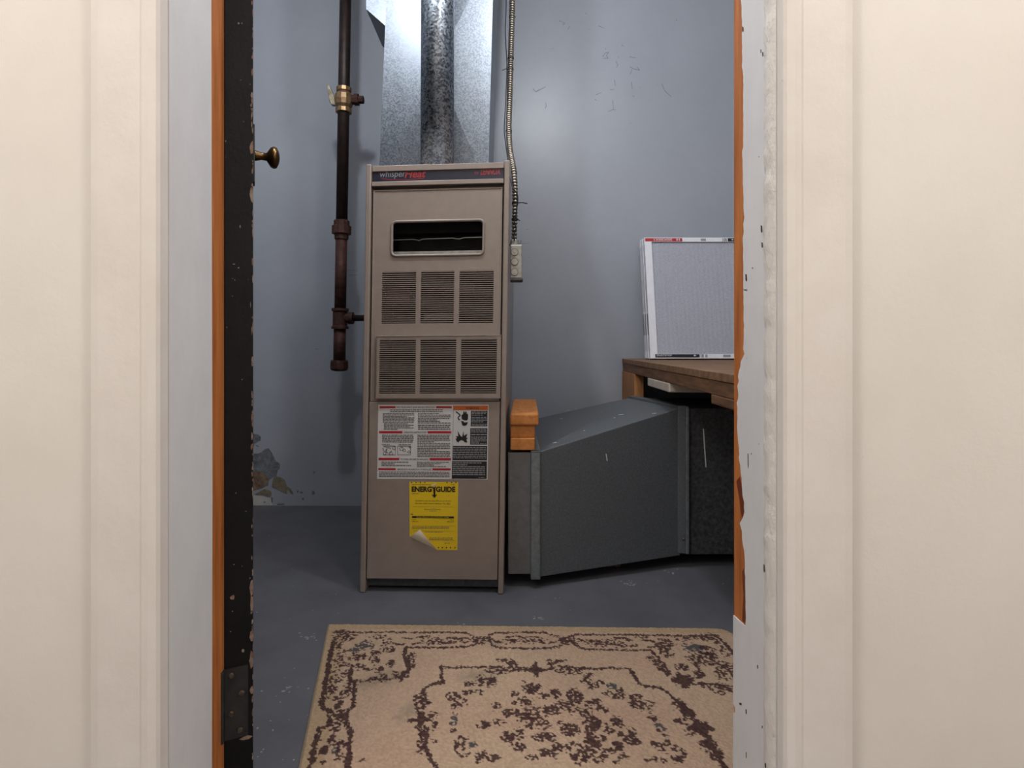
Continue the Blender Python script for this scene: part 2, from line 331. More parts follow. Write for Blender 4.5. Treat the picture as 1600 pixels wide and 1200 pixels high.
MB().box(JL-0.02, JR+0.02, 0.715, 0.856, ZD, ZD+0.02).obj('head_board', 'white_paint', th)
MB().box(JL-0.097, JR+0.097, 0.697, 0.7155, ZD+0.09, ZD+0.18).obj('head_casing', 'cream_paint', th, bevel=0.004)

# ------------------------------------------------------------------ black door, swung 114 degrees into the room
ang = math.radians(114.2)
dr = thing('door_1', 'chipped black painted door swung into the room with brass knob', kind='structure', loc=(JL, 0.855, 0), rot=(0, 0, ang))
DW, DT = 0.75, 0.040                                  # local: x along width, y from -DT (faces doorway) to 0
MB().box(0.0015, DW, -DT, 0, 0.012, ZD-0.006).obj('slab', 'door', dr, local=True, bevel=0.0015)
m = MB(); random.seed(3)
def hinge_edge(z0, z1):
    hn = MB().box(-0.0005, 0.0016, -0.033, 0.002, z0, z1).cyl((-0.003, 0.004, z0), (-0.003, 0.004, z1), 0.005, n=12).obj('hinge', 'hinge', dr, local=True)
    L = z1-z0
    for k, (yy, f) in enumerate(((-0.010, 0.90), (-0.024, 0.62), (-0.010, 0.36), (-0.022, 0.10))):
        z = z0+L*f
        MB().lathe((-0.0004, yy, z), (-0.0022, yy, z), [(0, 0.0046), (0.7, 0.0042), (1, 0.003)], 12).obj('screw', 'screw', hn, local=True)
hinge_edge(0.134, 0.240); hinge_edge(1.72, 1.826)
# worn paint along the arris and in spots on the edge
def chip_at(yy, z, a, b, face='edge'):
    n = 6; pts = []
    for k in range(n):
        t = 2*math.pi*k/n; dy, dz = a*math.cos(t)*random.uniform(.6,1.2), b*math.sin(t)*random.uniform(.6,1.2)
        pts.append((0.0014, min(-0.0002, max(-DT-0.0002, yy+dy)), z+dz))
    m.slab(pts, (-0.0004, 0, 0))
for i in range(110):
    chip_at(-DT+abs(random.gauss(0, 0.0012)), random.uniform(0.05, 1.25), random.uniform(.0004, .0016), random.uniform(.001, .007))
for z in (0.28, 0.33, 0.355, 0.20, 0.245, 0.25, 0.95, 1.02):
    chip_at(-DT+0.002, z, 0.0030, random.uniform(.006, .014))
for i in range(26): chip_at(random.uniform(-DT, 0), random.uniform(0.10, 1.25), random.uniform(.0003, .0012), random.uniform(.0004, .0014))
for yy, z, a, b in ((-0.022,0.900,.0010,.0030),(-0.014,0.843,.0022,.0010),(-0.020,0.838,.0014,.0014),(-0.012,0.345,.004,.004),(-0.026,0.262,.0022,.003),(-0.020,1.205,.0016,.0016),(-0.03,0.130,.008,.003)):
    chip_at(yy, z, a, b)
m.obj('chipped_paint', 'chip', dr, local=True, kind='stuff')
kz, kx = 1.212, 0.685
kn = MB().lathe((kx, -DT, kz), (kx, -DT-0.064, kz), [(0,0.014),(0.12,0.013),(0.3,0.0095),(0.5,0.010),(0.56,0.016),(0.66,0.0255),(0.78,0.0285),(0.88,0.0265),(0.96,0.017),(1,0.006)], 28).obj('knob', 'brass', dr, local=True, smooth=True)
MB().box(kx-0.022, kx+0.022, -DT-0.004, -DT, kz-0.075, kz+0.075).obj('escutcheon', 'hinge', dr, local=True, bevel=0.0015)

# ------------------------------------------------------------------ furnace
FX, FY, FW, FD, FH = -0.233, 1.676, 0.417, 0.664, 1.243
TH = math.radians(1.6); KS = 0.0150; KM = 0.020
fur = thing('furnace', 'tall narrow beige gas furnace with louvred panels and stickers', 'furnace', (FX, FY, 0), (0, 0, -TH))
rack = lambda q: Vector((q.x+KS*q.z, q.y, q.z+KM*q.x*(q.z/FH)**2))        # the cabinet stands slightly racked
def FP(px, py):
    a = (px-CX)/F; c, s = math.cos(TH), math.sin(TH)
    xs = (a*FY-FX)/(c+a*s); Y = FY-xs*s; zf = z = H-(py-HY)*Y/F
    for _ in range(4): x = xs-KS*z; z = zf-KM*x*(z/FH)**2
    return x, z
def fpart(m, name, mat, parent=None, **kw): return m.obj(name, mat, parent or fur, local=True, xf=rack, **kw)
hw = FW/2
xi0, xi1 = -hw+0.017, hw-0.017
fpart(MB().box(-hw+0.002, -hw+0.006, 0.0, FD, 0.012, FH-0.008).box(hw-0.006, hw-0.002, 0.0, FD, 0.012, FH-0.008).box(-hw+0.002, hw-0.002, FD-0.004, FD, 0.012, FH-0.008).box(-hw+0.002, hw-0.002, 0.012, FD, FH-0.012, FH-0.008).box(-hw+0.006, hw-0.006, 0.02, FD-0.004, 0.012, 0.016), 'cabinet', 'beige')
fpart(MB().box(-hw+0.01, hw-0.01, 0.30, 0.304, 0.02, FH-0.02), 'inner_baffle', 'cab_in')
for sx in (-1, 1):
    a, b = (-hw, -hw+0.0155) if sx < 0 else (hw-0.0155, hw)
    fpart(MB().box(a, b, -0.012, 0.05, 0.001, FH+0.004), 'corner_rail', 'beige', bevel=0.003)
    c0, c1 = (-hw+0.0155, -hw+0.0185) if sx < 0 else (hw-0.0185, hw-0.0155)
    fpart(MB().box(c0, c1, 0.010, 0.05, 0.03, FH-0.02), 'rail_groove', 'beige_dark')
zof = lambda py: FP(680, py)[1]
# header with badge strip
zt, zs1, zs0, zh0 = FH, zof(266.5), zof(283), zof(290)
hd = fpart(MB().box(xi0, xi1, -0.006, 0.012, zs1, zt).box(xi0, xi1, -0.010, 0.012, zh0, zs0).box(xi0, xi1, -0.001, 0.012, zs0, zs1), 'header_panel', 'beige', bevel=0.0012)
fpart(MB().box(xi0+0.0005, xi1-0.0005, -0.0022, -0.001, zs0+0.0005, zs1-0.0005), 'badge_strip', 'strip', hd)
def ftext(body, px0, py0, px1, py1, off, mat, name, parent, bold=False, shear=0.0, flip=False, spacing=1.0):
    v, f = text_pts(body, bold, shear, spacing); (x0, z1), (x1, z0) = FP(px0, py0), FP(px1, py1)
    m = MB(); m.add([(x0+(x1-x0)*a, off, z0+(z1-z0)*b) for a, b in v], f); return fpart(m, name, mat, parent)
ftext('whisper', 594, 267.5, 634, 279.5, -0.0026, 'p_grey', 'badge_lettering', hd, shear=0.15)
ftext('Heat', 632.5, 266, 666, 277.5, -0.0026, 'p_logo_red', 'badge_lettering', hd, bold=True, shear=0.3)
m = MB(); arc = []
for i in range(21):
    t = i/20; px = 597+t*66; py = 279.5+2.6*math.sin(math.pi*min(1, t*1.1))*(1-t*0.3); arc.append((px, py))
for (a, b), (c, d) in zip(arc, arc[1:]):
    p, q = FP(a, b), FP(c, d); th = 0.0007
    m.quad((p[0], -0.0026, p[1]-th), (q[0], -0.0026, q[1]-th), (q[0], -0.0026, q[1]+th), (p[0], -0.0026, p[1]+th))
fpart(m, 'badge_swoosh', 'p_logo_red', hd)
ftext('by', 742, 268, 748, 273, -0.0026, 'p_logo_red', 'badge_lettering', hd)
ftext('LENNOX', 751, 264, 783, 273, -0.0026, 'p_logo_red', 'badge_lettering', hd, bold=True, shear=0.25)
# upper panel with viewing window and louvres
zu1, zu0 = zof(297.5), zof(626.5)
wx0, wz1 = FP(614.5, 348.5); wx1, _ = FP(754.5, 346); _, wz0 = FP(680, 397.5)
ucol = [(FP(a, 465)[0], FP(b, 465)[0]) for a, b in ((597,650),(657.5,709.5),(717.5,771))]
uz1, uz0 = zof(423.5), zof(505)
vx0, vx1 = FP(590, 572)[0], FP(783, 572)[0]; vz1, vz0 = zof(525), zof(622)
lcol = [(FP(a, 572)[0], FP(b, 572)[0]) for a, b in ((595,651),(658,713.5),(721,776.5))]
lz1, lz0 = zof(529.5), zof(614)
xs = sorted({xi0+0.003, xi1-0.003, wx0, wx1, vx0+0.006, vx1-0.006, *[q for c in ucol for q in c]})
zs_ = sorted({zu0, zu1, wz0, wz1, uz0, uz1, vz0+0.006, vz1-0.006})
up = fpart(grid_panel(xs, zs_, [(wx0, wx1, wz0, wz1), (vx0+0.006, vx1-0.006, vz0+0.006, vz1-0.006)]+[(a, b, uz0, uz1) for a, b in ucol], -0.002, 0.004), 'upper_panel', 'beige')
fpart(MB().box(xi0+0.003, xi1-0.003, -0.004, 0.016, zu1, zu1+0.004).box(xi0+0.003, xi0+0.007, -0.004, 0.014, zu0, zu1).box(xi1-0.007, xi1-0.003, -0.004, 0.014, zu0, zu1), 'panel_fold', 'beige', up, bevel=0.001)
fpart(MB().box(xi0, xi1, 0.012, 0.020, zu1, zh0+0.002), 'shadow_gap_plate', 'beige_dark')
# rolled rim round the viewing window
m = MB(); rr = 0.010; path = []
for cx_, cz_, a0 in ((wx1-rr, wz1-rr, 0), (wx0+rr, wz1-rr, 90), (wx0+rr, wz0+rr, 180), (wx1-rr, wz0+rr, 270)):
    for k in range(7):
        a = math.radians(a0+15*k); path.append((cx_+(rr+0.003)*math.cos(a), -0.003, cz_+(rr+0.003)*math.sin(a)))
m.tube(path+[path[0]], 0.0042, 8, cap=False)
fpart(m, 'window_rim', 'beige', up, smooth=True)
# corner fillers of the window opening
m = MB()
for cx_, cz_, a0, kx_, kz_ in ((wx1, wz1, 0, -1, -1), (wx0, wz1, 90, 1, -1), (wx0, wz0, 180, 1, 1), (wx1, wz0, 270, -1, 1)):
    ctr = (cx_+kx_*rr, cz_+kz_*rr); pts = [(cx_, -0.002, cz_)]+[(ctr[0]+rr*math.cos(math.radians(a0+15*k)), -0.002, ctr[1]+rr*math.sin(math.radians(a0+15*k))) for k in range(7)]
    fpart(MB().slab(pts, (0, 0.005, 0)), 'window_corner', 'beige', up)
zr = zof(371); dip = []
for i in range(29):
    x = wx0-0.01+(wx1-wx0+0.02)*i/28; t = i/28
    dip.append((x, 0.03, zr+0.002*t*2-0.004*(math.exp(-((t-0.28)/0.03)**2)+math.exp(-((t-0.70)/0.03)**2))))
fpart(MB().tube(dip, 0.0013, 6), 'burner_rod', 'steel_rod')
fpart(MB().hexa([(wx0-0.02,0.004,wz0-0.012),(wx1+0.02,0.004,wz0-0.012),(wx1+0.02,0.16,wz0+0.012),(wx0-0.02,0.16,wz0+0.012),(wx0-0.02,0.004,wz0-0.010),(wx1+0.02,0.004,wz0-0.010),(wx1+0.02,0.16,wz0+0.014),(wx0-0.02,0.16,wz0+0.014)]), 'draft_shelf', 'kick')
fpart(MB().box(wx0-0.005, wx1+0.005, 0.020, 0.022, wz0-0.02, wz0+0.013), 'draft_baffle', 'boxm')
fpart(MB().box(wx0-0.02, wx1+0.02, 0.10, 0.16, wz1-0.012, wz1+0.05).box(wx0-0.02, wx1+0.02, 0.16, 0.17, wz0, wz1), 'draft_hood', 'cab_in')
def louvre(x0, x1, z0, z1, n, y):
    m = MB(); p = (z1-z0)/n
    for i in range(n):
        a = z0+p*i+p*0.5; t = p*0.38; dd = 0.0025
        m.hexa([(x0,y,a),(x1,y,a),(x1,y+dd,a-0.0006),(x0,y+dd,a-0.0006),(x0,y,a+t),(x1,y,a+t),(x1,y+dd,a+t-0.0006),(x0,y+dd,a+t-0.0006)])
    return m
for a, b in ucol: fpart(louvre(a-0.001, b+0.001, uz0, uz1, 25, -0.0022), 'louvre_slats', 'beige', up, kind='stuff')
fpart(MB().box(ucol[1][0], ucol[1][1], 0.05, 0.07, zof(497), zof(489)), 'burner_tag', 'beige')
# burner manifold glimpsed behind the louvres
fpart(MB().cyl((-0.17, 0.09, zof(450)), (0.10, 0.09, zof(450)), 0.012).box(-0.16, -0.09, 0.06, 0.12, zof(470), zof(440)), 'burner_manifold', pm('copper_manifold', S(84,44,38), rough=0.4, metal=0.5), smooth=False)
vc = fpart(grid_panel(sorted({vx0, vx1, *[q for c in lcol for q in c]}), sorted({vz0, vz1, lz0, lz1}), [(a, b, lz0, lz1) for a, b in lcol], -0.016, -0.012), 'vent_cover', 'beige')
fpart(MB().box(vx0, vx0+0.002, -0.016, -0.002, vz0, vz1).box(vx1-0.002, vx1, -0.016, -0.002, vz0, vz1).box(vx0, vx1, -0.016, -0.002, vz0, vz0+0.002).box(vx0-0.001, vx1+0.001, -0.0175, -0.002, vz1-0.001, vz1+0.002), 'cover_rim', 'beige', vc, bevel=0.0006)
for a, b in lcol: fpart(louvre(a-0.001, b+0.001, lz0, lz1, 26, -0.0162), 'louvre_slats', 'beige', vc, kind='stuff')
# lower door and kick plate
zl1, zl0 = zof(627.5), zof(904)
lo = fpart(MB().box(xi0+0.001, xi1-0.001, -0.006, 0.010, zl0, zl1), 'lower_panel', 'beige', bevel=0.0018)
fpart(MB().box(xi0, xi1, 0.012, 0.016, 0.012, zl0+0.01), 'kick_plate', 'kick')

# warning sticker on the lower door (flat print)
YL = -0.006
def frect(m, px0, py0, px1, py1, y):
    (x0, _), (x1, _) = FP(px0, (py0+py1)/2), FP(px1, (py0+py1)/2); z1, z0 = FP(680, py0)[1], FP(680, py1)[1]
    return m.box(x0, x1, y, y+0.0004, z0, z1)
lab = fpart(frect(MB(), 591, 632, 763, 748, YL-0.0005), 'warning_sticker', 'p_white', lo)
def lp(u, v): return 580+u*195/1600, 625+v*130/1067     # pixel position inside the sticker close-up
def lrects(rects, mat, name, off=0.0008):
    m = MB()
    for a, b, c, d in rects: p, q = lp(a, b), lp(c, d); frect(m, p[0], p[1], q[0], q[1], YL-off)
    return fpart(m, name, mat, lab)
for r_ in [(115,76,318,102),(838,76,1036,102),(108,394,408,424),(728,394,1032,424),(102,738,366,768),(754,738,1026,768),(98,870,322,896),(790,870,1024,896)]: lrects([r_], 'p_red', 'red_bar')
lrects([(1060,70,1500,128)], 'p_orange', 'orange_band')
for r_ in [(1280,134,1492,334),(1272,356,1490,566),(1046,582,1488,766),(1038,778,1484,1000)]: lrects([r_], 'p_black', 'black_field')
lrects([(1048,70,1052,1000)], 'p_text', 'divider_line')
def ltext(body, a, b, c, d, mat, off=0.0013, bold=False):
    p, q = lp(a, b), lp(c, d); return ftext(body, p[0], p[1], q[0], q[1], YL-off, mat, 'sticker_lettering', lab, bold)
ltext('FOR YOUR SAFETY READ BEFORE OPERATING', 336, 80, 820, 98, 'p_text', bold=True)
ltext('OPERATING INSTRUCTIONS', 428, 398, 712, 420, 'p_text', bold=True)
ltext('TO TURN OFF GAS TO APPLIANCE', 382, 742, 742, 764, 'p_text', bold=True)
ltext('IMPORTANT INFORMATION TO INSTALLER', 345, 872, 775, 894, 'p_text', bold=True)
ltext('WARNING', 1215, 88, 1385, 112, 'p_black', bold=True)
random.seed(11)
def lines(m, a, c, b, d, n, word=(14, 44), off=0.0011, ragged=0.25):
    for i in range(n):
        v = b+(d-b)*(i+0.5)/n; h = (d-b)/n*0.25; u = a; end = c if random.random() > ragged else a+(c-a)*random.uniform(0.4, 0.9)
        while u < end-6:
            w_ = random.uniform(*word); e = min(u+w_, end); p, q = lp(u, v-h), lp(e, v+h); frect(m, p[0], p[1], q[0], q[1], YL-off); u = e+random.uniform(5, 9)
m = MB()
lines(m, 250, 920, 112, 154, 2, ragged=0); lines(m, 155, 560, 160, 290, 7); lines(m, 170, 550, 292, 380, 5, ragged=.6); lines(m, 605, 1020, 160, 300, 7); lines(m, 605, 1020, 308, 380, 3)
lines(m, 148, 550, 436, 545, 5); lines(m, 598, 1016, 436, 730, 14); lines(m, 140, 520, 782, 845, 3, ragged=.7); lines(m, 592, 1012, 782, 855, 4); lines(m, 108, 1008, 910, 985, 4, ragged=.1)
lines(m, 140, 320, 560, 575, 1); lines(m, 360, 515, 560, 575, 1)
fpart(m, 'small_print', 'p_text', lab, kind='stuff')
m = MB()
for a, c, b, d, n in ((1290,1480,142,200,3),(1290,1484,210,285,4),(1290,1484,298,330,2),(1282,1480,362,415,3),(1282,1484,425,450,1),(1282,1484,460,560,6),(1052,1476,590,745,7),(1046,1460,786,960,7)): lines(m, a, c, b, d, n, (18, 60))
lines(m, 1380, 1460, 975, 992, 1)
fpart(m, 'small_print', 'p_grey', lab, kind='stuff')
def lpoly(m, pts, off=0.0011):
    q = [FP(*lp(a, b)) for a, b in pts]; m.slab([(x, YL-off, z) for x, z in q], (0, 0.0003, 0))
m = MB()                                               # hand touching a wire, and a burst
lpoly(m, [(1160,190),(1180,178),(1185,145),(1200,140),(1205,165),(1212,140),(1226,150),(1228,175),(1240,170),(1246,190),(1244,240),(1230,258),(1195,256),(1165,240)])
lpoly(m, [(1155,262),(1185,270),(1200,285),(1225,280),(1245,284),(1225,320),(1195,328),(1172,318)])
for (a, b), (c, d) in (((1092,146),(1130,175)), ((1130,175),(1146,195)), ((1146,195),(1120,215)), ((1120,215),(1118,235)), ((1118,235),(1140,252))):
    n = math.hypot(c-a, d-b); ox, oy = -(d-b)/n*7, (c-a)/n*7; lpoly(m, [(a-ox,b-oy),(a+ox,b+oy),(c+ox,d+oy),(c-ox,d-oy)])
fpart(m, 'shock_pictogram', 'p_black', lab)
m = MB(); up_pts = [(1085,490),(1105,485),(1088,455),(1120,460),(1112,390),(1145,450),(1168,470),(1186,390),(1192,455),(1236,425),(1222,478),(1244,486),(1222,500),(1236,540),(1200,535)]
lpoly(m, up_pts+[(1185,515),(1160,508),(1135,520),(1122,540),(1100,525)])
fpart(m, 'burst_pictogram', 'p_black', lab)
m = MB()
for a, b, r in ((185,620,30),(230,640,38),(300,610,24),(180,675,22),(260,680,24),(395,620,26),(430,640,20),(490,660,18),(500,600,12)):
    for k in range(14):
        t0, t1 = 2*math.pi*k/14, 2*math.pi*(k+1)/14
        if k % 5 == 3: continue
        lpoly(m, [(a+r*math.cos(t0), b+r*math.sin(t0)), (a+(r-7)*math.cos(t0), b+(r-7)*math.sin(t0)), (a+(r-7)*math.cos(t1), b+(r-7)*math.sin(t1)), (a+r*math.cos(t1), b+r*math.sin(t1))])
for a, b, c, d in ((160,582,320,588),(160,695,320,700),(345,582,515,588),(345,695,515,700),(345,582,350,700),(510,582,515,700),(315,582,320,700)):
    lpoly(m, [(a,b),(c,b),(c,d),(a,d)])
fpart(m, 'gas_valve_diagram', 'p_text', lab)
# yellow energy sticker with its lower corner peeled up
def ep(u, v): return 630+u/9.6, 740+v/9.6
def sheet(pts, y): return [(FP(a, b)[0], y, FP(a, b)[1]) for a, b in pts]
A0, A1, A2, A3 = (640.3, 752), (716.4, 752.4), (715, 858.3), (684, 858.0)
f0, f1 = (640.8, 837.5), (684, 858)
es = fpart(MB().slab(sheet([A0, A1, A2, A3, f0], YL-0.0006), (0, 0.0004, 0)), 'energy_sticker', 'p_yellow', lo)
ftext('ENERGYGUIDE', 644, 759, 711.8, 768, YL-0.0010, 'p_black', 'sticker_lettering', es, bold=0.045)
m = MB()
def epoly(pts, y=YL-0.0009):
    q = [FP(*ep(a, b)) for a, b in pts]; m.slab([(x, y, z) for x, z in q], (0, 0.0003, 0))
epoly([(460,215),(488,215),(488,314),(460,314)]); epoly([(430,304),(462,312),(486,312),(518,302),(474,358)])
fpart(m, 'down_arrow', 'p_black', es); m = MB()
for u in (132,200,265,332,662,730,796): epoly([(u-9,118),(u+9,118),(u+7,132),(u,136),(u-7,132)])
for u in (534,592,652,714,782): epoly([(u-9,1092),(u+2,1086),(u+10,1094),(u+4,1108),(u-7,1108)])
fpart(m, 'punch_marks', 'p_black', es, kind='stuff'); m = MB(); epoly([(140,625),(768,632),(766,662),(138,654)]); fpart(m, 'scale_bar', 'p_black', es); m = MB(); epoly([(118,592),(158,596),(146,608),(124,606)])
for v in (485, 770, 848, 985): epoly([(150,v),(785,v+4),(785,v+6),(150,v+2)])
fpart(m, 'ruled_lines', 'p_text', es, kind='stuff')
def etext(body, a, b, c, d, mat='p_black', off=0.0012, bold=False):
    p, q = ep(a, b), ep(c, d); ftext(body, p[0], p[1], q[0], q[1], YL-off, mat, 'sticker_lettering', es, bold)
etext('Compare the Energy Efficiency of this', 188, 386, 724, 414); etext('Furnace with Others Before You Buy', 188, 424, 712, 456)
etext('Seasonal Efficiency', 320, 512, 572, 538); etext('Energy efficiency range of all similar models', 210, 632, 690, 655, 'p_yellow', 0.0014)
etext('Least', 138, 670, 200, 684); etext('efficient', 138, 696, 234, 714); etext('Most', 706, 670, 762, 688); etext('efficient', 660, 698, 764, 720)
m = MB(); random.seed(5)
def elines(a, c, b, d, n):
    for i in range(n):
        v = b+(d-b)*(i+.5)/n; u = a
        while u < c:
            w_ = random.uniform(14, 50); e = min(c, u+w_); epoly([(u,v-4),(e,v-4),(e,v+4),(u,v+4)]); u = e+8
elines(138,420,150,166,1); elines(720,780,150,162,1); elines(138,245,284,298,1); elines(398,510,544,558,1); elines(140,695,780,822,2); elines(330,605,858,874,1); elines(400,745,945,985,2); elines(620,705,1024,1038,1)
fpart(m, 'small_print', 'p_text', es, kind='stuff')
fx, fy = f1[0]-f0[0], f1[1]-f0[1]; ln = math.hypot(fx, fy); ux, uy = fx/ln, fy/ln
tipx, tipy = 657.5, 825.0
N = 8; V = []; m = MB()
for i in range(N+1):
    t = i/N; row = []
    for j in range(N+1):
        s = j/N; bx, by = f0[0]+fx*s, f0[1]+fy*s; q = (bx+(tipx-bx)*t, by+(tipy-by)*t); lift = -0.0015-0.010*math.sin(min(1, t*1.2)*math.pi*0.5)*(1-0.5*t)
        x, z = FP(*q); row.append((x, YL+lift, z))
    V.append(row)
for i in range(N):
    for j in range(N): m.quad(V[i][j], V[i][j+1], V[i+1][j+1], V[i+1][j])
fpart(m, 'curled_corner', 'p_cream', es, smooth=True)
m = MB(); q = [FP(*ep(a, b)) for a, b in ((425,170),(460,146),(505,132),(510,142),(470,168),(440,186))]; m.slab([(x, YL-0.0016, z) for x, z in q], (0, 0.0004, 0)); fpart(m, 'torn_nick', 'p_cream', es)

# ------------------------------------------------------------------ plenum, flue, branch duct
pl = thing('supply_plenum', 'tall galvanised sheet metal plenum rising from the furnace top', 'duct', (-0.26, 2.12, FH))
YP, YPB = 1.925, 2.32
def pledge(z):                                         # left and right edges, slightly out of plumb
    t = (z-1.308)/(1.867-1.308); return -0.4437+t*0.0234, -0.0789+t*0.0149
m = MB(); z0, z1 = FH-0.003, ZC
a0, b0 = pledge(z0); a1, b1 = pledge(z1)
m.quad((a0,YPB,z0),(a1,YPB,z1),(b1,YPB,z1),(b0,YPB,z0)); m.quad((a0,YP,z0),(a1,YP,z1),(a1,YPB,z1),(a0,YPB,z0)); m.quad((b0,YP,z0),(b0,YPB,z0),(b1,YPB,z1),(b1,YP,z1))
m.obj('duct_sides', 'galv', pl)
def crossbreak(z0, z1, zc, xc):
    m = MB(); a0, b0 = pledge(z0); a1, b1 = pledge(z1); c = (xc, YP-0.015, zc)
    p = [(a0,YP,z0),(b0,YP,z0),(b1,YP,z1),(a1,YP,z1)]
    for i in range(4): m.add([p[i], p[(i+1) % 4], c], [(0,1,2)])
    return m
cc = P(681.5, 105, YP)
crossbreak(FH-0.003, 2.03, cc.z, cc.x).obj('cross_broken_panel', 'galv', pl)
crossbreak(2.035, ZC, 2.25, cc.x).obj('cross_broken_panel', 'galv', pl)
a, b = pledge(2.03); MB().box(a-0.004, b+0.004, YP-0.004, YP+0.02, 2.02, 2.045).obj('slip_joint', 'cleat', pl)
fl_ = thing('flue_pipe', 'round spangled galvanised flue pipe in front of the plenum', 'pipe', (-0.234, 1.80, FH))
MB().cyl((-0.234,1.80,FH-0.0065), (-0.230,1.80,ZC), 0.0515, n=48).obj('flue_section', 'galv_flue', fl_, smooth=True)
MB().cyl((-0.234,1.80,FH-0.0065), (-0.234,1.80,FH+0.004), 0.058, n=48).obj('flue_collar', 'cleat', fl_, smooth=True)
br = thing('branch_duct', 'grey takeoff duct beside the plenum with slanted underside', 'duct', (-0.47, 2.1, 1.83))
e = P(597.5, 38, 2.0); d = P(572, 14, 2.0)
MB().hexa([(d.x,2.0,d.z),(-0.4226,2.0,e.z-0.02),(-0.4226,2.25,e.z-0.02),(d.x,2.25,d.z),(d.x,2.0,ZC),(-0.3966,2.0,ZC),(-0.3966,2.25,ZC),(d.x,2.25,ZC)]).obj('takeoff_box', 'galv', br)

# ------------------------------------------------------------------ gas pipe
GY = 2.28
gp = thing('gas_pipe', 'dark iron gas pipe with brass valve beside the furnace', 'pipe', (-0.684, GY, 0.61))
def gx(py): return P(540-10*py/575, py, GY)
top = gx(0)+(gx(0)-gx(300))*0.42; top.z = ZC
MB().cyl(top, gx(345), 0.0225, n=24).obj('riser_pipe', 'pipe', gp, smooth=True)
MB().cyl(gx(372), gx(484), 0.0225, n=24).obj('lower_pipe', 'rust', gp, smooth=True)
MB().cyl(gx(510), gx(566), 0.0235, n=24).obj('drip_leg', 'rust', gp, smooth=True)
MB().lathe(gx(344), gx(374), [(0,0.025),(0.05,0.031),(0.28,0.031),(0.32,0.038),(0.72,0.038),(0.76,0.028),(1,0.027)], 12).obj('union_fitting', 'rust', gp)
t0, t1 = gx(482), gx(514)
MB().lathe(t0, t1, [(0,0.033),(0.12,0.033),(0.16,0.028),(0.84,0.028),(0.88,0.033),(1,0.033)], 24).lathe(gx(497), gx(497)+Vector((0.052,0,0)), [(0,0.02),(0.6,0.02),(0.64,0.024),(1,0.024)], 20).obj('tee_fitting', 'rust', gp)
s = gx(497); MB().cyl(s+Vector((0.045,0,0)), (-0.4138, GY, s.z), 0.0125, n=18).obj('branch_pipe', 'pipe', gp, smooth=True)
MB().lathe(gx(563), gx(580), [(0,0.032),(0.2,0.034),(0.75,0.034),(0.92,0.030),(1,0.014)], 16).obj('end_cap', 'rust', gp)
vt, vb = gx(137), gx(177); vm = gx(156)
gv = MB().lathe(vt, vb, [(0,0.026),(0.02,0.030),(0.16,0.030),(0.2,0.026),(0.3,0.034),(0.5,0.038),(0.7,0.034),(0.8,0.027),(0.84,0.032),(0.98,0.032),(1,0.027)], 12).obj('ball_valve', 'valve', gp)
MB().lathe(vm, vm+Vector((0.078,0,0)), [(0,0.02),(0.55,0.02),(0.56,0.024),(0.75,0.024),(0.76,0.016),(1,0.016)], 8).obj('packing_nut', 'rust', gv)
MB().cyl(vm, vm-Vector((0.055,0,0)), 0.012, n=12).obj('valve_stem', 'valve', gv)
pv = [P(x, y, GY-0.012) for x, y in ((527.5,150),(521.5,150),(517.5,141),(514,132.5),(510,131.5),(512.5,146),(515,158),(517,163),(526,164))]
MB().slab(pv, (0,0.022,0)).obj('lever_handle', 'lever', gv, bevel=0.002)

# ------------------------------------------------------------------ armoured cable, wire, box
path_px = [(801,-130,2.28),(800.5,0,2.20),(799,60,2.15),(797.5,110,2.09),(796,165,2.02),(795,200,1.96),(797,235,1.88),(802.5,265,1.80),(804.8,300,1.765),(804.5,335,1.755),(803.8,362,1.752),(803.5,383,1.75)]
def spline(pts, n):
    out = []
    for i in range(len(pts)-1):
        p0, p1, p2, p3 = pts[max(i-1,0)], pts[i], pts[i+1], pts[min(i+2, len(pts)-1)]
        for k in range(n):
            t = k/n; out.append(0.5*((2*p1)+(p2-p0)*t+(2*p0-5*p1+4*p2-p3)*t*t+(3*p1-p0-3*p2+p3)*t**3))
    return out+[pts[-1]]
cp = spline([P(*q) for q in path_px], 60)
L = [0]
for a, b in zip(cp, cp[1:]): L.append(L[-1]+(b-a).length)
res = []; rad = []; stp = 0.0022; i = 0; nstep = int(L[-1]/stp)
for k in range(nstep):
    s = k*stp
    while L[i+1] < s: i += 1
    t = (s-L[i])/(L[i+1]-L[i]); res.append(cp[i].lerp(cp[i+1], t)); rad.append(0.0040*res[-1].y)
cb = thing('armoured_cable', 'ribbed steel armoured cable running down beside the furnace', 'cable', tuple(res[-1]))
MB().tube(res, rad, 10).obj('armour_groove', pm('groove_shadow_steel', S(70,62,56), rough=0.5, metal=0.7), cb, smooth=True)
m = MB()
for k in range(2, nstep-6, 5):
    a, b = res[k], res[k+3]; r_ = a.y*0.0053; m.lathe(a, b, [(0, r_*0.80), (0.2, r_*0.97), (0.5, r_), (0.8, r_*0.97), (1, r_*0.80)], 12)
m.obj('steel_armour', 'armor', cb, smooth=True, kind='stuff')
q = res[-1]; MB().lathe(q+Vector((0,0,0.014)), q-Vector((0,0,0.006)), [(0,0.010),(0.2,0.0125),(0.7,0.0125),(0.75,0.015),(1,0.015)], 12).obj('cable_connector', 'boxm', cb)
def at_row(py):
    return min(cp, key=lambda q: abs((HY-(q.z-H)*F/q.y)-py))
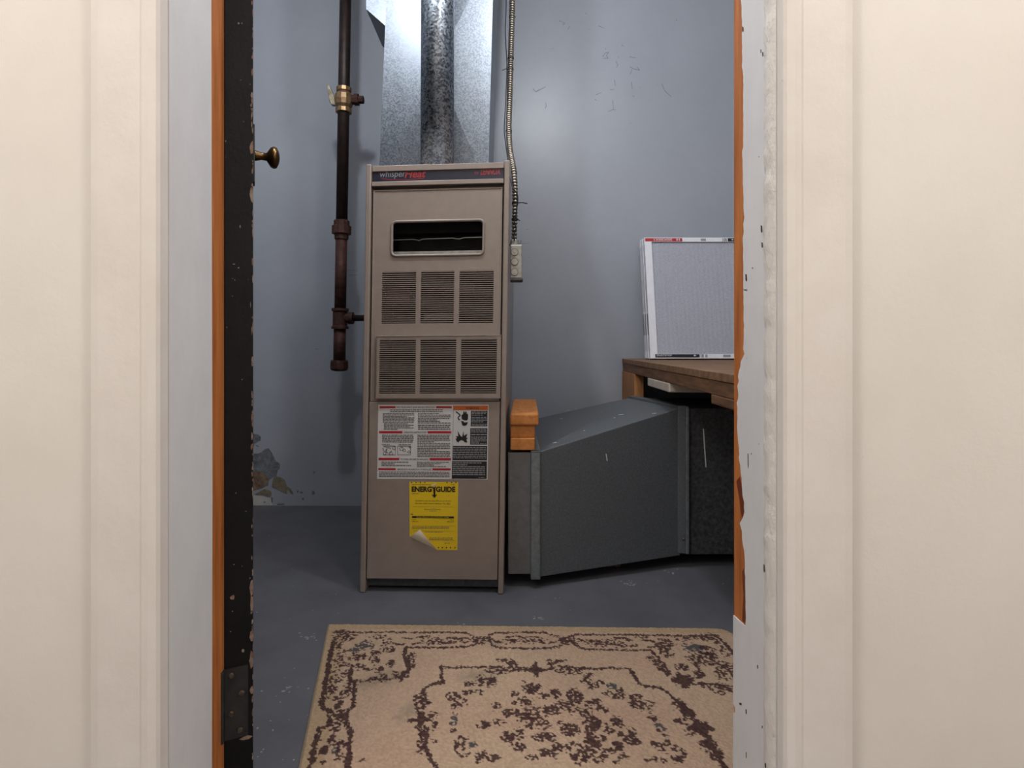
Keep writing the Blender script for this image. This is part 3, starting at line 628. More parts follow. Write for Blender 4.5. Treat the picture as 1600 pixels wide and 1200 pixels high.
for py, tail in ((108, (-13, 2)), (92, (0, 0)), (205, (2, 0)), (270, (2, 0)), (318, (19, 0)), (343, (8, 2)), (27, (6, -1))):
    c = at_row(py); m = MB().lathe(c+Vector((0,0,0.003)), c-Vector((0,0,0.003)), [(0,0.0056*c.y),(1,0.0056*c.y)], 12)
    if tail[0]:
        e_ = P(CX+c.x*F/c.y+tail[0], py+tail[1], c.y-0.006); m.tube([c+Vector((0,-0.008,0)), c.lerp(e_, .6)+Vector((0,-0.004,0.002)), e_], 0.0016, 6)
    m.obj('cable_tie', 'wire', cb)
wp = spline([P(*q) for q in [(791,-130,2.26),(791,0,2.17),(789.5,50,2.12),(792,100,2.07),(790.5,150,2.02),(789,180,1.99),(788,205,1.93),(791.5,235,1.83),(795,258,1.785),(800,290,1.745),(808.5,305,1.735),(807,330,1.735),(804,345,1.735),(806,357,1.735),(803,368,1.735),(804.5,376,1.738)]], 10)
MB().tube(wp, 0.0019, 6).obj('thermostat_wire', 'wire', smooth=True, label='thin black wire tied alongside the ribbed steel cable', cat='wire')
jb = thing('junction_box', 'small steel junction box with round knockouts on the furnace side', 'electrical box', (0.012, 1.73, 0.905))
p, q = P(798.5, 382, 1.71), P(816, 438, 1.71)
MB().box(p.x-0.003, q.x, 1.71, 1.775, q.z+0.006, p.z).obj('box_body', 'boxm', jb, bevel=0.003)
MB().box(p.x-0.002, q.x+0.002, 1.708, 1.775, q.z, q.z+0.006).obj('bottom_lip', 'boxd', jb, bevel=0.001)
for cy in (394, 409, 425):
    c = P(804, cy, 1.709)
    kk = MB().cyl(c, c+Vector((0,-0.0012,0)), 0.0112, n=24).obj('knockout_ring', 'boxd', jb)
    MB().cyl(c+Vector((0,-0.001,0)), c+Vector((0,-0.0022,0)), 0.0098, n=24).obj('knockout', 'boxm', jb)
c = P(811, 380, 1.73); MB().cyl(c, c+Vector((0.004,0,0.008)), 0.004, n=8).obj('ground_screw', 'boxm', jb)

# ------------------------------------------------------------------ return air duct
rd = thing('return_air_duct', 'dark grey sheet metal return duct running low beside the furnace', 'duct', (0.35, 1.95, 0))
MB().hexa([(-0.012,1.705,0.040),(0.06,1.705,0.040),(0.06,2.40,0.040),(0.031,2.40,0.040),(-0.012,1.705,0.400),(0.06,1.705,0.400),(0.06,2.40,0.400),(0.031,2.40,0.400)]).obj('collar_section', pm('brushed_duct', S(108,108,108), S(122,122,122), 40, 0.45, metal=0.5), rd, bevel=0.002)
A = [(0.075,1.700,0.032),(0.542,1.854,0.040),(0.452,2.198,0.040),(0.075,2.40,0.032),(0.075,1.700,0.402),(0.542,1.854,0.516),(0.452,2.198,0.516),(0.075,2.40,0.402)]
MB().hexa(A).obj('transition_section', 'galv_dark', rd, bevel=0.003)
MB().hexa([(0.55,1.858,0.042),(1.55,1.858,0.042),(1.55,2.198,0.042),(0.46,2.198,0.042),(0.55,1.858,0.514),(1.55,1.858,0.514),(1.55,2.198,0.514),(0.46,2.198,0.514)]).obj('trunk_section', 'galv_black', rd, bevel=0.003)
MB().box(0.055, 0.084, 1.692, 1.706, 0.028, 0.408).box(0.055, 0.084, 1.692, 2.40, 0.400, 0.408).obj('joint_cleat', 'cleat', rd, bevel=0.003)
cl2 = MB().box(0.533, 0.566, 1.845, 1.862, 0.050, 0.520).obj('joint_cleat', 'galv_dark', rd, bevel=0.002)
MB().box(0.556, 0.566, 1.838, 1.85, 0.050, 0.520).obj('standing_seam', 'cleat', cl2, bevel=0.002)
MB().hexa([(0.533,1.847,0.514),(0.566,1.847,0.514),(0.478,2.198,0.514),(0.443,2.198,0.514),(0.533,1.847,0.522),(0.566,1.847,0.522),(0.478,2.198,0.522),(0.443,2.198,0.522)]).obj('top_cleat', 'galv_dark', rd, bevel=0.001)
c = P(1068, 842, 1.845); MB().lathe(c, c+Vector((0,-0.006,0)), [(0,0.005),(0.6,0.0045),(1,0.002)], 10).obj('sheet_screw', 'screw', cl2)
def front_at(x): t = (x-0.075)/(0.542-0.075); return 1.700+t*0.154
m = MB()
for (x0, y0), (x1, y1), wd in (((945.3,707),(947,718),0.0016),):
    t = 1.79; a, b = P(x0,y0,t), P(x1,y1,t); a.y = front_at(a.x)-0.002; b.y = front_at(b.x)-0.002
    m.slab([a-Vector((wd,0,0)), a+Vector((wd,0,0)), b+Vector((wd,0,0)), b-Vector((wd,0,0))], (0,-0.0006,0))
m.obj('scratch', 'scratch', rd); m = MB()
pts = [(1099,670),(1100.2,690),(1101.5,708),(1103,730)]
for (x0,y0),(x1,y1) in zip(pts, pts[1:]):
    a, b = P(x0,y0,1.8575), P(x1,y1,1.8575); wd = 0.0018; m.slab([a-Vector((wd,0,0)), a+Vector((wd,0,0)), b+Vector((wd,0,0)), b-Vector((wd,0,0))], (0,-0.0006,0))
m.obj('scratch', 'scratch', rd)
m = MB(); random.seed(9)
for px, py in ((888,643),(877,656),(900,640),(945,645),(948,641),(965,640),(970,650),(913,675),(867,694),(1022,648),(960,655),(930,652)):
    s_ = ((px-CX)/F); Y = 2.0
    for _ in range(8):
        x = s_*Y; t = (x-0.075)/(0.5-0.075); z = 0.402+t*0.114; Y = F*(H-z)/(py-HY)
    q = Vector((s_*Y, Y, z+0.004)); a = random.uniform(0.002, 0.009); m.slab([q+Vector((-a,-0.002,-0.0005)), q+Vector((a,-0.003,0.001)), q+Vector((a*0.8,0.003,0.001)), q+Vector((-a,0.002,-0.0005))], (0,0,0.0008))
m.obj('plaster_crumbs', 'scratch', rd, kind='stuff')
for x, y in ((0.30, 2.0), (1.0, 2.03)):
    MB().box(x-0.05, x+0.05, y-0.14, y+0.14, 0.0, 0.040).obj('sleeper_block', 'apron', rd, bevel=0.003)
MB().box(0.032, 0.058, 1.80, 2.30, 0.0, 0.040).obj('sleeper_block', 'apron', rd, bevel=0.003)

# ------------------------------------------------------------------ stacked boards on the collar
zb = 0.4085
for k, (x0, x1, y0, y1, lab_) in enumerate(((0.000,0.072,1.694,2.06,'short orange lumber board lowest of the stack on the duct'),(0.000,0.0725,1.700,2.08,'short orange lumber board in the middle of the stack on the duct'),(0.000,0.084,1.690,2.12,'short orange lumber board on top of the stack, overhanging the others'))):
    h = 0.036
    o = MB().box(x0, x1, y0, y1, zb, zb+h).obj('lumber_board', 'lumber_end', bevel=0.003 if k < 2 else 0.006, label=lab_, cat='board', group='boards stacked on the duct')
    o.rotation_euler = (0, 0, -TH*0.9); o.location.x += 0.000; zb += h+0.0004

# ------------------------------------------------------------------ plank platform
PX, PZ = 0.486, 0.655
pf = thing('platform', 'rough wooden platform of plywood and planks above the duct', 'platform', (0.9, 1.85, 0))
MB().box(PX, 1.50, 1.15, 2.545, PZ-0.020, PZ).obj('plywood_top', 'ply', pf, bevel=0.0015)
MB().box(PX+0.002, PX+0.040, 1.17, 2.54, 0.600, PZ-0.0205).obj('side_rail', 'apron', pf, bevel=0.002)
MB().box(1.46, 1.498, 1.17, 2.54, 0.600, PZ-0.0205).obj('side_rail', 'apron', pf, bevel=0.002)
MB().box(PX+0.001, 1.49, 1.79, 2.07, 0.570, 0.5995).obj('cross_board', 'white_board', pf, bevel=0.004)
MB().box(PX+0.001, 1.49, 1.25, 1.41, 0.576, 0.5995).obj('cross_board', 'apron', pf, bevel=0.003)
MB().box(PX, PX+0.038, 2.29, 2.545, 0, 0.5995).obj('leg', 'leg', pf, bevel=0.002)
MB().box(1.45, 1.488, 2.29, 2.545, 0, 0.5995).obj('leg', 'leg', pf, bevel=0.002)
MB().box(0.80, 0.889, 1.17, 1.208, 0, 0.5995).obj('leg', 'leg', pf, bevel=0.002)
MB().box(1.40, 1.489, 1.17, 1.208, 0, 0.5995).obj('leg', 'leg', pf, bevel=0.002)

# ------------------------------------------------------------------ pleated air filters leaning on the wall
def filt(x, y, first, label, lean=12.0):
    Wd, Ht, T, B = 0.50, 0.520, 0.026, 0.030
    r = thing('air_filter', label, 'air filter', (x, y, PZ+0.0062), (math.radians(-lean), 0, 0), 'air filters on the platform')
    fr = grid_panel([0, B, Wd-B, Wd], [0, B*0.62, Ht-B*0.62, Ht], [(B, Wd-B, B*0.62, Ht-B*0.62)], 0, T).obj('card_frame', 'card', r, local=True, bevel=0.0012)
    m = MB(); n = 24
    for i in range(n):
        a, b = B+(Wd-2*B)*i/n, B+(Wd-2*B)*(i+1)/n; c = (a+b)/2; z0, z1 = B*0.6, Ht-B*0.6
        m.quad((a,0.0080,z0),(c,0.0074,z0),(c,0.0074,z1),(a,0.0080,z1)); m.quad((c,0.0074,z0),(b,0.0080,z0),(b,0.0080,z1),(c,0.0074,z1))
    m.quad((B,0.02,B*0.6),(B,0.02,Ht-B*0.6),(Wd-B,0.02,Ht-B*0.6),(Wd-B,0.02,B*0.6))
    m.obj('filter_media', 'media', r, local=True)
    # dark print on the left edge of the card
    MB().box(-0.0004, 0.0003, 0.004, 0.022, 0.10, 0.19).box(-0.0004, 0.0003, 0.008, 0.012, 0.20, 0.34).obj('edge_print', 'p_grey', fr, local=True)
    MB().box(-0.0004, 0.0003, 0.0005, 0.0025, 0.03, Ht-0.03).box(-0.0004, 0.0003, 0.0235, 0.0255, 0.03, Ht-0.03).obj('edge_seam', 'p_text', fr, local=True)
    if first:
        hB = B*0.62
        def rect(x0, x1, z0, z1, mt, nm, y=-0.0004): return MB().box(x0, x1, y, y+0.0005, z0, z1).obj(nm, mt, fr, local=True)
        def txt(body, x0, x1, z0, z1, mt, flip=False, y=-0.0008):
            v, f = text_pts(body, True); m = MB()
            m.add([((x1-(x1-x0)*a) if flip else x0+(x1-x0)*a, y, (z1-(z1-z0)*b) if flip else z0+(z1-z0)*b) for a, b in v], f); m.obj('filter_lettering', mt, fr, local=True)
        def leaf(cx, cz, s, flip):
            k = -1 if flip else 1; pts = [(0,1),(.2,.55),(.45,.65),(.38,.25),(.75,.4),(.95,.1),(.6,-.15),(.65,-.35),(.08,-.3),(.05,-.7),(-.05,-.7),(-.08,-.3),(-.65,-.35),(-.6,-.15),(-.95,.1),(-.75,.4),(-.38,.25),(-.45,.65),(-.2,.55)]
            MB().slab([(cx+k*a*s, -0.0008, cz+k*b*s) for a, b in pts], (0,0.0003,0)).obj('leaf_emblem', 'p_white', fr, local=True)
        # lower strip
        rect(0.020, 0.200, 0.0035, hB-0.001, 'p_black', 'label_band'); txt('DUSTSTOP', 0.026, 0.088, 0.0095, hB-0.003, 'p_white')
        leaf(0.180, 0.011, 0.0055, False)
        for a, b in ((0.204,0.207),(0.210,0.2125),(0.2155,0.217)): rect(a, b, 0.0035, hB-0.001, 'p_black', 'label_stripe')
        rect(0.222, 0.232, 0.004, hB-0.002, 'p_grey', 'label_stripe'); rect(0.295, 0.325, 0.005, hB-0.003, 'p_grey', 'size_stamp')
        # upper strip, the same print upside down
        rect(0.003, 0.160, Ht-hB+0.001, Ht-0.003, 'p_red', 'label_band'); txt('20X20X1', 0.040, 0.118, Ht-hB+0.0035, Ht-0.005, 'p_white', True)
        txt('II', 0.135, 0.150, Ht-hB+0.004, Ht-0.005, 'p_white', True)
        rect(0.238, 0.260, Ht-hB+0.003, Ht-0.005, 'p_grey', 'size_stamp')
        for a, b in ((0.330,0.332),(0.336,0.339),(0.343,0.347)): rect(a, b, Ht-hB+0.001, Ht-0.003, 'p_black', 'label_stripe')
        rect(0.352, 0.480, Ht-hB+0.001, Ht-0.003, 'p_black', 'label_band'); leaf(0.372, Ht-hB/2, 0.0055, True)
    return r
filt(0.560, 2.330, True, 'front air filter with black and red labels leaning on grey wall')
filt(0.558, 2.3605, False, 'white air filter sandwiched between two others on the platform')
filt(0.557, 2.391, False, 'rearmost white air filter leaning directly against the grey wall')

# ------------------------------------------------------------------ rug (woven pattern as colour of the pile)
A, B, C = G(511.5, 979), G(1136, 986), G(466, 1200)
LV = (C-A)*((A.y-0.885)/(A.y-C.y)); U = B-A
NU, NV = 620, 350
uu, vv = np.meshgrid(np.linspace(0,1,NU), np.linspace(0,1,NV))
PXm = A.x+uu*U.x+vv*LV.x; PYm = A.y+uu*U.y+vv*LV.y
def vnoise(x, y, s, seed):
    r = np.random.RandomState(seed); T = r.rand(256, 256); x = x/s; y = y/s
    xi, yi = np.floor(x).astype(int), np.floor(y).astype(int); fx, fy = x-xi, y-yi; fx = fx*fx*(3-2*fx); fy = fy*fy*(3-2*fy)
    g = lambda i, j: T[i % 256, j % 256]
    return (g(xi,yi)*(1-fx)+g(xi+1,yi)*fx)*(1-fy)+(g(xi,yi+1)*(1-fx)+g(xi+1,yi+1)*fx)*fy
n1 = vnoise(PXm, PYm, 0.0046, 1); n2 = vnoise(PXm, PYm, 0.0034, 2); n3 = vnoise(PXm, PYm, 0.011, 3); n4 = vnoise(PXm, PYm, 0.10, 4); n5 = vnoise(PXm, PYm, 0.0035, 5)
WX = PXm+(n1-0.5)*0.007; WY = PYm+(n2-0.5)*0.009
dark = np.zeros_like(WX); green = np.zeros_like(WX); stain = np.zeros_like(WX)
def seg(px, wd, sc=1.0):
    global dark
    pts = [G(*q) for q in px]
    for a, b in zip(pts, pts[1:]):
        dx, dy = b.x-a.x, b.y-a.y; l2 = dx*dx+dy*dy+1e-12
        t = np.clip(((WX-a.x)*dx+(WY-a.y)*dy)/l2, 0, 1); d = np.hypot(WX-a.x-t*dx, WY-a.y-t*dy)
        dark = np.maximum(dark, (d < wd*0.82*(0.65+0.7*n3))*sc)
def blob(px, py, rx, ry, thr=0.5, g=False, solid=False):
    """ragged flower: ellipse in picture pixels laid on the floor"""
    global dark, green
    c = G(px, py); kx = c.y/F; ky = c.y*c.y/(F*H)
    d = np.hypot((WX-c.x)/(rx*kx), (WY-c.y)/(ry*ky))
    if solid: mk = d < 0.75+0.6*n3
    else: mk = (d < 0.85+0.4*n3) & ((0.6*n1+0.4*n2) > thr+0.01-0.14*(1-np.clip(d,0,1)))
    if g: green = np.maximum(green, mk*1.0)
    else: dark = np.maximum(dark, mk*1.0)
def star(px, py, r):
    c = G(px, py); kx = c.y/F; ky = c.y*c.y/(F*H); x, y = (WX-c.x)/(r*kx), (WY-c.y)/(r*0.72*ky)
    a = np.arctan2(y, x); d = np.hypot(x, y); global dark
    dark = np.maximum(dark, (d < 0.66+0.30*np.cos(4*a)+0.25*(n3-0.5))*1.0)
z1 = lambda L: [(480+x*0.1375, 970+y*0.1375) for x, y in L]
z2 = lambda L: [(680+x*0.1375, 970+y*0.1375) for x, y in L]
z3 = lambda L: [(880+x*0.175, 970+y*0.175) for x, y in L]
z4 = lambda L: [(460+x*0.15, 1070+y*0.15) for x, y in L]
z5 = lambda L: [(680+x*0.1625, 1060+y*0.1625) for x, y in L]
z6 = lambda L: [(900+x*0.1625, 1060+y*0.1625) for x, y in L]
# border lines
seg(z1([(290,170),(620,175),(900,172),(1250,178),(1600,172)]), 0.0045); seg(z2([(0,175),(330,178),(430,215)]), 0.0045); seg(z2([(600,215),(680,180),(1000,175),(1240,180),(1400,225)]), 0.0045)
seg(z3([(0,200),(100,160),(500,158),(900,165),(1200,170),(1330,190)]), 0.0045)
seg(z2([(620,225),(600,250),(650,325),(730,352),(1050,362),(1300,360),(1390,340),(1440,320)]), 0.0045); seg(z2([(0,352),(200,350),(380,340),(440,320)]), 0.0045)
seg(z1([(1120,345),(1300,350),(1600,352)]), 0.0045); seg(z2([(430,215),(445,300)]), 0.003)
seg(z3([(90,170),(100,250),(200,290),(500,298),(780,298),(840,360),(900,420),(940,500)]), 0.0045)
seg(z1([(290,290),(275,400),(250,520),(225,650),(195,800)]), 0.0062); seg(z4([(330,0),(305,150),(280,250),(300,285),(370,330)]), 0.0058)
seg(z4([(640,0),(620,150),(615,280),(560,320)]), 0.0052); seg(z1([(480,745),(640,735),(760,715),(900,720),(1000,710)]), 0.0035); seg(z1([(480,640),(490,740)]), 0.006); seg(z1([(540,740),(542,800)]), 0.004)
seg(z4([(340,480),(260,510),(225,620),(200,740),(180,867)]), 0.0062); seg(z4([(520,450),(590,530),(580,650),(565,760),(555,867)]), 0.0058)
seg(z4([(350,330),(360,470)]), 0.004); seg(z4([(545,330),(525,450)]), 0.004)
seg(z4([(180,867),(150,1000)]), 0.006); seg(z4([(555,867),(540,1000)]), 0.006)
seg(z1([(1130,345),(1105,400),(1110,470),(1140,560),(1150,640)]), 0.0055)
seg(z3([(1340,165),(1400,200),(1470,270),(1540,340),(1600,400)]), 0.0062); seg(z3([(1530,400),(1545,560)]), 0.006); seg(z3([(1150,605),(1300,610),(1550,632)]), 0.0040)
# links between cartouches
blob(*z2([(520,265)])[0], 12, 7, 0.46); blob(*z2([(1500,275)])[0], 12, 7, 0.46); blob(*z3([(30,215)])[0], 12, 6, 0.46); blob(*z4([(450,400)])[0], 15, 13, 0.48)
# scrolls inside border cartouches
random.seed(21)
for L in ([(60,300),(230,295)],[(130,245),(230,230),(260,260)],[(270,250),(330,235),(395,250)],[(330,290),(360,285)],[(640,250),(680,285),(750,290)],[(800,240),(900,215),(1000,235),(1100,220),(1180,235)],[(850,270),(900,290)],[(1110,270),(1140,280)],[(1180,260),(1220,300)],[(1300,300),(1370,285)],[(1000,280),(1020,290)]): seg(z2(L), 0.0042)
for L in ([(130,200),(190,220)],[(240,205),(260,225),(320,205)],[(280,250),(420,245)],[(460,190),(560,190),(600,210)],[(460,240),(540,265)],[(600,265),(660,258)],[(700,205),(800,215)],[(640,180),(760,185)],[(760,270),(900,265)]): seg(z3(L), 0.0042)
for L in ([(980,300),(1040,325),(1120,305)],[(1260,230),(1380,215)],[(1200,310),(1330,290),(1400,270)],[(1420,310),(1480,250)],[(1500,290),(1600,300)],[(1100,240),(1200,250)]): seg(z1(L), 0.0042)
blob(*z1([(1450,270)])[0], 24, 7, 0.60); blob(*z2([(160,265)])[0], 20, 6, 0.60); blob(*z2([(1000,270)])[0], 44, 6, 0.62); blob(*z3([(400,230)])[0], 50, 7, 0.62)
# corner flowers
for f, pts in ((z1, [(380,180,11,7,.5),(330,260,8,10,.52),(460,220,16,8,.5),(820,225,16,4,.52),(900,320,10,12,.55),(960,370,8,8,.55),(780,410,9,4,.45),(560,425,10,4,.5),(560,475,14,4,.5),(760,480,10,4,.48),(790,520,8,6,.5),(360,480,7,7,.42),(440,540,14,5,.5),(560,560,18,4,.52),(700,600,22,3,.52),(820,610,8,6,.45),(950,530,7,7,.40),(1180,480,9,12,.48),(1180,560,8,8,.48),(480,640,8,10,.48),(330,600,10,16,.6),(300,720,10,14,.56),(380,700,14,10,.62),(770,715,14,6,.52),(840,700,14,8,.6),(1000,650,8,6,.5),(350,340,10,9,.6),(420,400,10,10,.64)]),
               (z3, [(900,230,20,8,.52),(930,310,14,10,.52),(1080,190,16,5,.52),(1260,180,20,6,.52),(1330,170,12,5,.5),(1380,210,10,7,.5),(1200,365,24,6,.46),(1310,350,16,10,.46),(1280,400,14,7,.45),(1190,430,8,9,.48),(1060,450,14,7,.44),(1220,520,10,7,.42),(1440,300,14,10,.6),(1420,430,18,8,.52),(1500,460,10,12,.46),(1430,520,16,10,.55),(1520,540,6,12,.46),(1330,610,24,7,.52),(1430,645,24,6,.52),(1400,685,10,3,.48),(850,410,8,8,.46),(780,365,8,5,.5),(880,460,9,7,.42),(930,500,6,6,.4),(1100,540,16,6,.55),(1300,280,14,5,.5)])):
    for x, y, rx, ry, t in pts: q = f([(x, y)])[0]; blob(q[0], q[1], rx*0.9, ry*0.9, t)
for f, pts in ((z1, [(650,310,13,7,.42),(535,375,8,4,.40),(620,350,10,5,.5),(730,340,6,4,.42)]), (z3, [(1170,285,17,9,.42),(1300,330,8,6,.5),(1110,280,8,5,.46)]), (z4, [(440,730,6,7,.42)]), (z6, [(820,510,8,6,.42),(350,120,9,6,.52)]), (z5, [(180,460,7,7,.46),(360,690,7,6,.46)])):
    for x, y, rx, ry, t in pts: q = f([(x, y)])[0]; blob(q[0], q[1], rx, ry, t, True)
star(*z1([(640,450)])[0], 9)
# motifs of the left border
for x, y, rx, ry, t in ((400,110,7,8,.44),(540,120,9,10,.50),(450,190,9,4,.46),(440,290,7,6,.46),(480,230,6,5,.55),(360,180,5,4,.6),(420,520,9,5,.46),(400,620,9,8,.50),(460,650,9,5,.5),(490,690,7,9,.46),(470,800,7,8,.48),(300,860,8,4,.55),(310,740,6.5,7.5,.30),(270,630,3,3,.5),(700,830,6,4,.5),(560,60,6,5,.55)): q = z4([(x, y)])[0]; blob(q[0], q[1], rx, ry, t)
# dark stars and the inner frame
for q, r in ((z1([(1080,685)])[0], 13), (z4([(1310,420)])[0], 19), (z2([(1150,610)])[0], 17), (z3([(1060,575)])[0], 19), (z6([(1190,520)])[0], 22)): star(q[0], q[1], r)
blob(*z3([(1060,580)])[0], 15, 7, 0.3, solid=True); blob(*z6([(1200,525)])[0], 17, 9, 0.3, solid=True); blob(*z2([(1140,605)])[0], 9, 5, 0.3, solid=True)
seg(z2([(60,570),(200,585),(350,575),(500,575),(620,575),(760,580)]), 0.0050); seg(z2([(65,575),(75,680),(85,765),(0,775)]), 0.0042)
seg(z4([(1550,10),(1440,40),(1360,80),(1330,140)]), 0.0050)
blob(*z4([(1325,230)])[0], 9, 17, 0.44); blob(*z4([(1280,180)])[0], 6, 8, 0.52); blob(*z4([(1390,240)])[0], 7, 4, 0.52); blob(*z4([(1450,360)])[0], 8, 6, 0.46); blob(*z4([(1450,480)])[0], 9, 7, 0.48)
seg(z4([(1320,500),(1360,600),(1370,700),(1400,790),(1440,867),(1480,930)]), 0.0050); blob(*z4([(1340,620)])[0], 9, 20, 0.46); blob(*z4([(1330,710)])[0], 8, 9, 0.5); blob(*z4([(1460,640)])[0], 5, 3, .5)
blob(*z2([(880,540)])[0], 9, 8, 0.52); blob(*z2([(720,610)])[0], 24, 6, 0.50); blob(*z2([(900,600)])[0], 16, 4, 0.48); blob(*z2([(760,495)])[0], 9, 3, 0.5); blob(*z2([(1020,590)])[0], 8, 4, 0.5)
seg(z2([(860,490),(960,600)]), 0.004); seg(z2([(1220,605),(1330,595),(1300,540)]), 0.0045); seg(z2([(1280,545),(1480,495)]), 0.0035); blob(*z2([(1330,510)])[0], 12, 4, 0.55); blob(*z2([(1480,600)])[0], 18, 7, 0.50)
seg(z3([(0,455),(180,462),(300,468),(430,458),(590,468),(640,540),(690,612),(770,628),(860,640),(930,680),(1000,755)]), 0.0050); blob(*z3([(80,490)])[0], 18, 6, 0.5); blob(*z3([(230,525)])[0], 10, 5, 0.56)
seg(z6([(870,170),(940,240),(1000,310),(1080,380),(1150,450)]), 0.0055); blob(*z6([(985,290)])[0], 12, 11, 0.46); blob(*z6([(1080,380)])[0], 11, 9, 0.46); blob(*z6([(1010,460)])[0], 11, 6, 0.46); blob(*z6([(1080,560)])[0], 10, 6, 0.46)
seg(z6([(1250,580),(1290,680),(1350,770),(1400,862),(1440,930)]), 0.0062); blob(*z6([(1270,680)])[0], 14, 11, 0.44); blob(*z6([(1340,770)])[0], 14, 11, 0.48); blob(*z6([(930,325)])[0], 5, 3, .55)
# scrollwork inside the medallion
for x, y, rx, ry, t in ((540,75,9,8,.44),(450,60,8,9,.5),(340,95,9,5,.5),(320,180,9,5,.46),(430,180,8,4,.48),(180,220,12,8,.48),(250,270,12,8,.5),(190,310,6,5,.48),(190,380,5,4,.5),(185,550,7,3,.48),(260,630,11,6,.50),(240,710,10,10,.54),(300,790,12,5,.52),(450,790,9,8,.46),(560,810,12,6,.46),(430,845,6,4,.5),
                        (920,140,13,9,.42),(850,95,6,4,.46),(1000,120,6,4,.42),(1040,210,10,5,.48),(770,200,7,6,.46),(1165,185,8,9,.40),(1345,215,13,13,.44),(860,265,16,8,.50),(780,285,6,4,.5),(590,310,7,8,.48),(690,380,7,7,.38),(770,370,10,5,.46),(620,465,11,5,.44),(480,495,12,6,.46),(950,420,22,16,.50),(840,420,10,8,.46),(1130,345,15,8,.42),(1250,300,16,8,.46),(1040,490,14,8,.52),(1370,360,14,8,.54),(1510,290,14,8,.44),(1470,370,10,6,.5),(1580,330,6,4,.46),(1520,480,14,12,.38),(1430,450,8,8,.54),(1290,540,16,11,.42),(1220,480,8,6,.48),(1060,610,18,7,.40),(700,610,11,9,.44),(800,580,11,9,.50),(800,710,13,7,.48),(1190,710,10,7,.40),(1050,765,9,7,.40),(1140,780,7,7,.46),(920,815,8,4,.46),(985,810,4,3,.46),(1520,660,12,14,.44),(1480,600,7,7,.44),(1350,690,14,7,.5),(1300,740,10,8,.52),(1450,720,8,6,.52),(1390,820,13,10,.48),(1540,800,10,8,.55),(1590,620,5,4,.46)):
    q = z5([(x, y)])[0]; blob(q[0], q[1], rx, ry, t)
for x, y, rx, ry, t in ((100,70,9,6,.5),(165,110,10,7,.50),(240,85,6,6,.54),(430,160,7,7,.5),(310,185,9,4,.46),(420,215,12,5,.46),(560,215,14,4,.46),(590,290,13,8,.46),(650,330,10,7,.48),(700,270,9,6,.54),(700,355,7,6,.5),(750,430,9,5,.48),(805,555,4,3,.48),(860,590,6,3,.46),(790,680,10,6,.52),(890,670,10,6,.48),(850,745,9,5,.48),(940,720,8,6,.5),(1010,760,10,11,.46),(980,840,10,6,.46),(760,830,18,5,.5),
                        (180,280,13,7,.46),(270,350,9,5,.48),(100,370,9,5,.46),(160,490,14,11,.36),(60,440,7,7,.55),(395,460,9,9,.38),(300,540,5,6,.44),(290,495,4,3,.44),(350,545,4,5,.48),(440,590,7,6,.42),(540,560,6,8,.46),(520,640,13,8,.42),(590,655,6,4,.5),(250,620,8,5,.42),(130,610,9,7,.44),(180,680,13,11,.40),(405,690,10,8,.42),(330,740,9,5,.44),(250,800,11,6,.46),(460,800,9,5,.44),(60,780,10,9,.5),(60,830,10,7,.44),(220,845,10,5,.5),(400,850,7,4,.48),(15,550,6,6,.44),(30,690,7,6,.44),(40,220,6,8,.42)):
    q = z6([(x, y)])[0]; blob(q[0], q[1], rx, ry, t)
# worn greyish stains on the pile
for px, py, rx, ry in ((600,1065,34,12),(745,1062,30,10),(770,1010,18,6),(625,1130,12,8),(640,1120,16,12),(570,1075,30,10)):
    c = G(px, py); kx = c.y/F; ky = c.y*c.y/(F*H); d = np.hypot((PXm-c.x)/(rx*kx), (PYm-c.y)/(ry*ky)); stain = np.maximum(stain, np.clip(1.25-d+(n3-0.5)*0.8, 0, 1)*0.55)
c_base = np.array(S(168,140,118)[:3]); c_pale = np.array(S(172,148,124)[:3]); c_edge = np.array(S(160,136,108)[:3]); c_dark = np.array(S(54,28,31)[:3]); c_green = np.array(S(50,54,60)[:3]); c_st = np.array(S(124,112,96)[:3])
col = c_base[None,None,:]*(1-n4[...,None])+c_pale[None,None,:]*n4[...,None]
eb = ((uu < 0.045) | (vv < 0.05))[..., None]; col = np.where(eb, c_edge[None,None,:], col)
col = col*(0.86+0.28*n5)[..., None]
col = col*(1-stain[..., None])+c_st*stain[..., None]
col = col*(1-green[..., None]*0.9)+c_green*green[..., None]*0.9
dk = dark[..., None]*(0.86+0.14*n5[..., None]); col = col*(1-dk)+c_dark*dk
PZm = 0.0085+0.0014*n5+0.0008*n3
ed = np.minimum(np.minimum(uu*1.0, (1-uu)*1.0), np.minimum(vv*0.6, (1-vv)*0.6)); PZm = np.where(ed < 0.006, 0.0085*np.sqrt(np.clip(ed/0.006, 0, 1))+0.0005, PZm)
# round the far right corner
rc = 0.035; du = (1-uu)*U.length; dv = vv*LV.length
inc = (du < rc) & (dv < rc); k = np.hypot(rc-du, rc-dv); f = np.where(inc & (k > 1e-6), np.minimum(1, rc/np.maximum(np.maximum(rc-du, rc-dv)*1.0, 1e-6)*0+np.where(k > 0, np.maximum(rc-du, rc-dv)/np.maximum(k, 1e-6), 1)), 1)
un, vn = np.array([U.x, U.y])/U.length, np.array([LV.x, LV.y])/LV.length
su, sv = (rc-du)*(f-1)*inc, -(rc-dv)*(f-1)*inc
PXm = PXm+su*un[0]+sv*vn[0]; PYm = PYm+su*un[1]+sv*vn[1]
ctr = Vector((PXm.mean(), PYm.mean(), 0))
co = np.stack([PXm-ctr.x, PYm-ctr.y, PZm], -1).reshape(-1, 3)
ii = np.arange(NU*NV).reshape(NV, NU); q = np.stack([ii[:-1,:-1], ii[1:,:-1], ii[1:,1:], ii[:-1,1:]], -1).reshape(-1, 4)
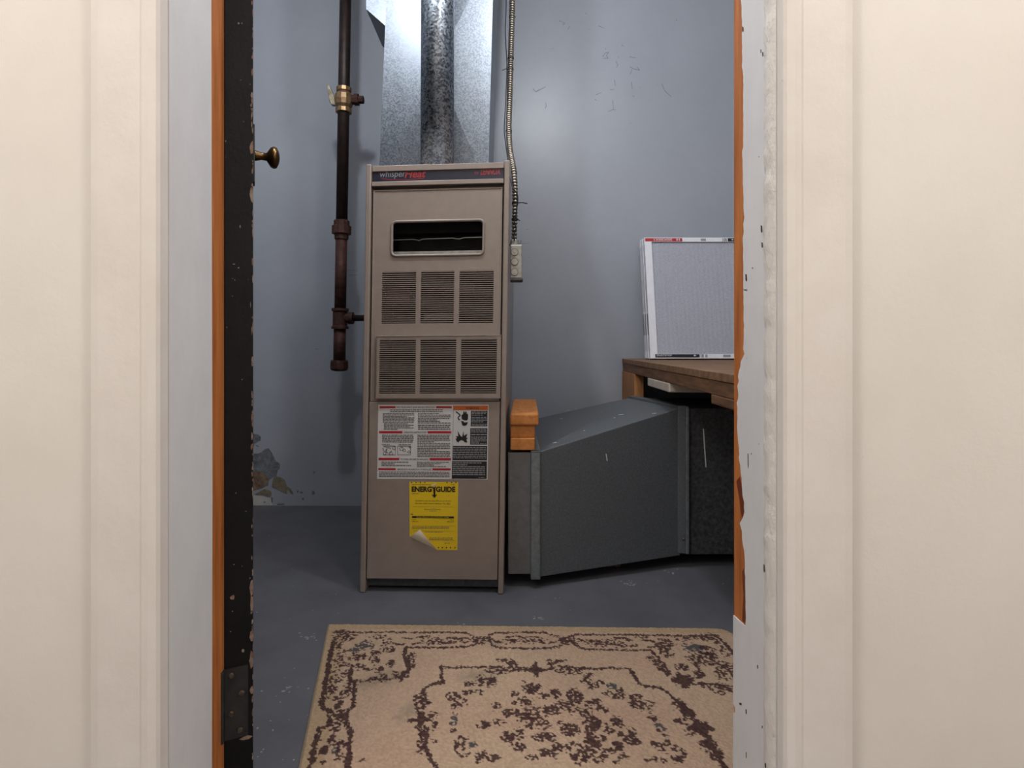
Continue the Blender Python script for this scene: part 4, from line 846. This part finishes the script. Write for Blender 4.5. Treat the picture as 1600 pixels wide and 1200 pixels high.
me = bpy.data.meshes.new('rug'); me.from_pydata(co.tolist(), [], q.tolist()); me.update()
ca = me.color_attributes.new('pile_colour', 'FLOAT_COLOR', 'POINT'); ca.data.foreach_set('color', np.concatenate([col.reshape(-1,3), np.ones((NU*NV,1))], 1).astype(np.float32).ravel())
rm = bpy.data.materials.new('rug_pile'); rm.use_nodes = True; nt = rm.node_tree; bs = nt.nodes['Principled BSDF']; bs.inputs['Roughness'].default_value = 0.95; bs.inputs['Specular IOR Level'].default_value = 0.1
at = nt.nodes.new('ShaderNodeAttribute'); at.attribute_name = 'pile_colour'; nt.links.new(at.outputs['Color'], bs.inputs['Base Color'])
bs.inputs['Sheen Weight'].default_value = 0.1
me.materials.append(rm); ro = bpy.data.objects.new('rug', me); COL.objects.link(ro); ro.location = ctr
tag(ro, 'worn tan rug with maroon floral medallion pattern on grey floor', 'rug')

# ------------------------------------------------------------------ ceiling lamps (above the frame)
def ceiling_lamp(locs, bulb, label):
    cx = sum(l[0] for l in locs)/len(locs); cy = locs[0][1]
    t = thing('ceiling_lamp', label, 'lamp', (cx, cy, ZC-0.05))
    if len(locs) > 1: MB().box(min(l[0] for l in locs)-0.07, max(l[0] for l in locs)+0.07, cy-0.06, cy+0.06, ZC-0.02, ZC).obj('lamp_base', 'rod', t, bevel=0.004)
    for l in locs:
        z0 = ZC-(0.02 if len(locs) > 1 else 0)
        MB().lathe((l[0],cy,z0), (l[0],cy,ZC-0.055), [(0,0.045),(0.4,0.04),(1,0.024)], 24).obj('lamp_holder', 'rod', t, smooth=True)
        MB().lathe((l[0],cy,ZC-0.055), (l[0],cy,l[2]+0.02), [(0,0.014),(0.25,0.016),(0.5,0.026),(0.7,0.031),(0.88,0.026),(0.97,0.012),(1,0.002)], 20).obj('bulb', bulb, t, smooth=True)
ceiling_lamp([ROOM_LAMP, ROOM_LAMP_B], 'bulb', 'white ceiling fixture with two bare bulbs above the furnace room')
ceiling_lamp([HALL_LAMP], 'bulbw', 'warm bulb in white holder on the hall ceiling, right of the doorway')
ceiling_lamp([HALL_FILL_B], 'bulbw', 'added warm fill bulb in white holder on the hall ceiling, left of the doorway')  # unseen fixture added to go with the left fill light
bpy.context.view_layer.update()
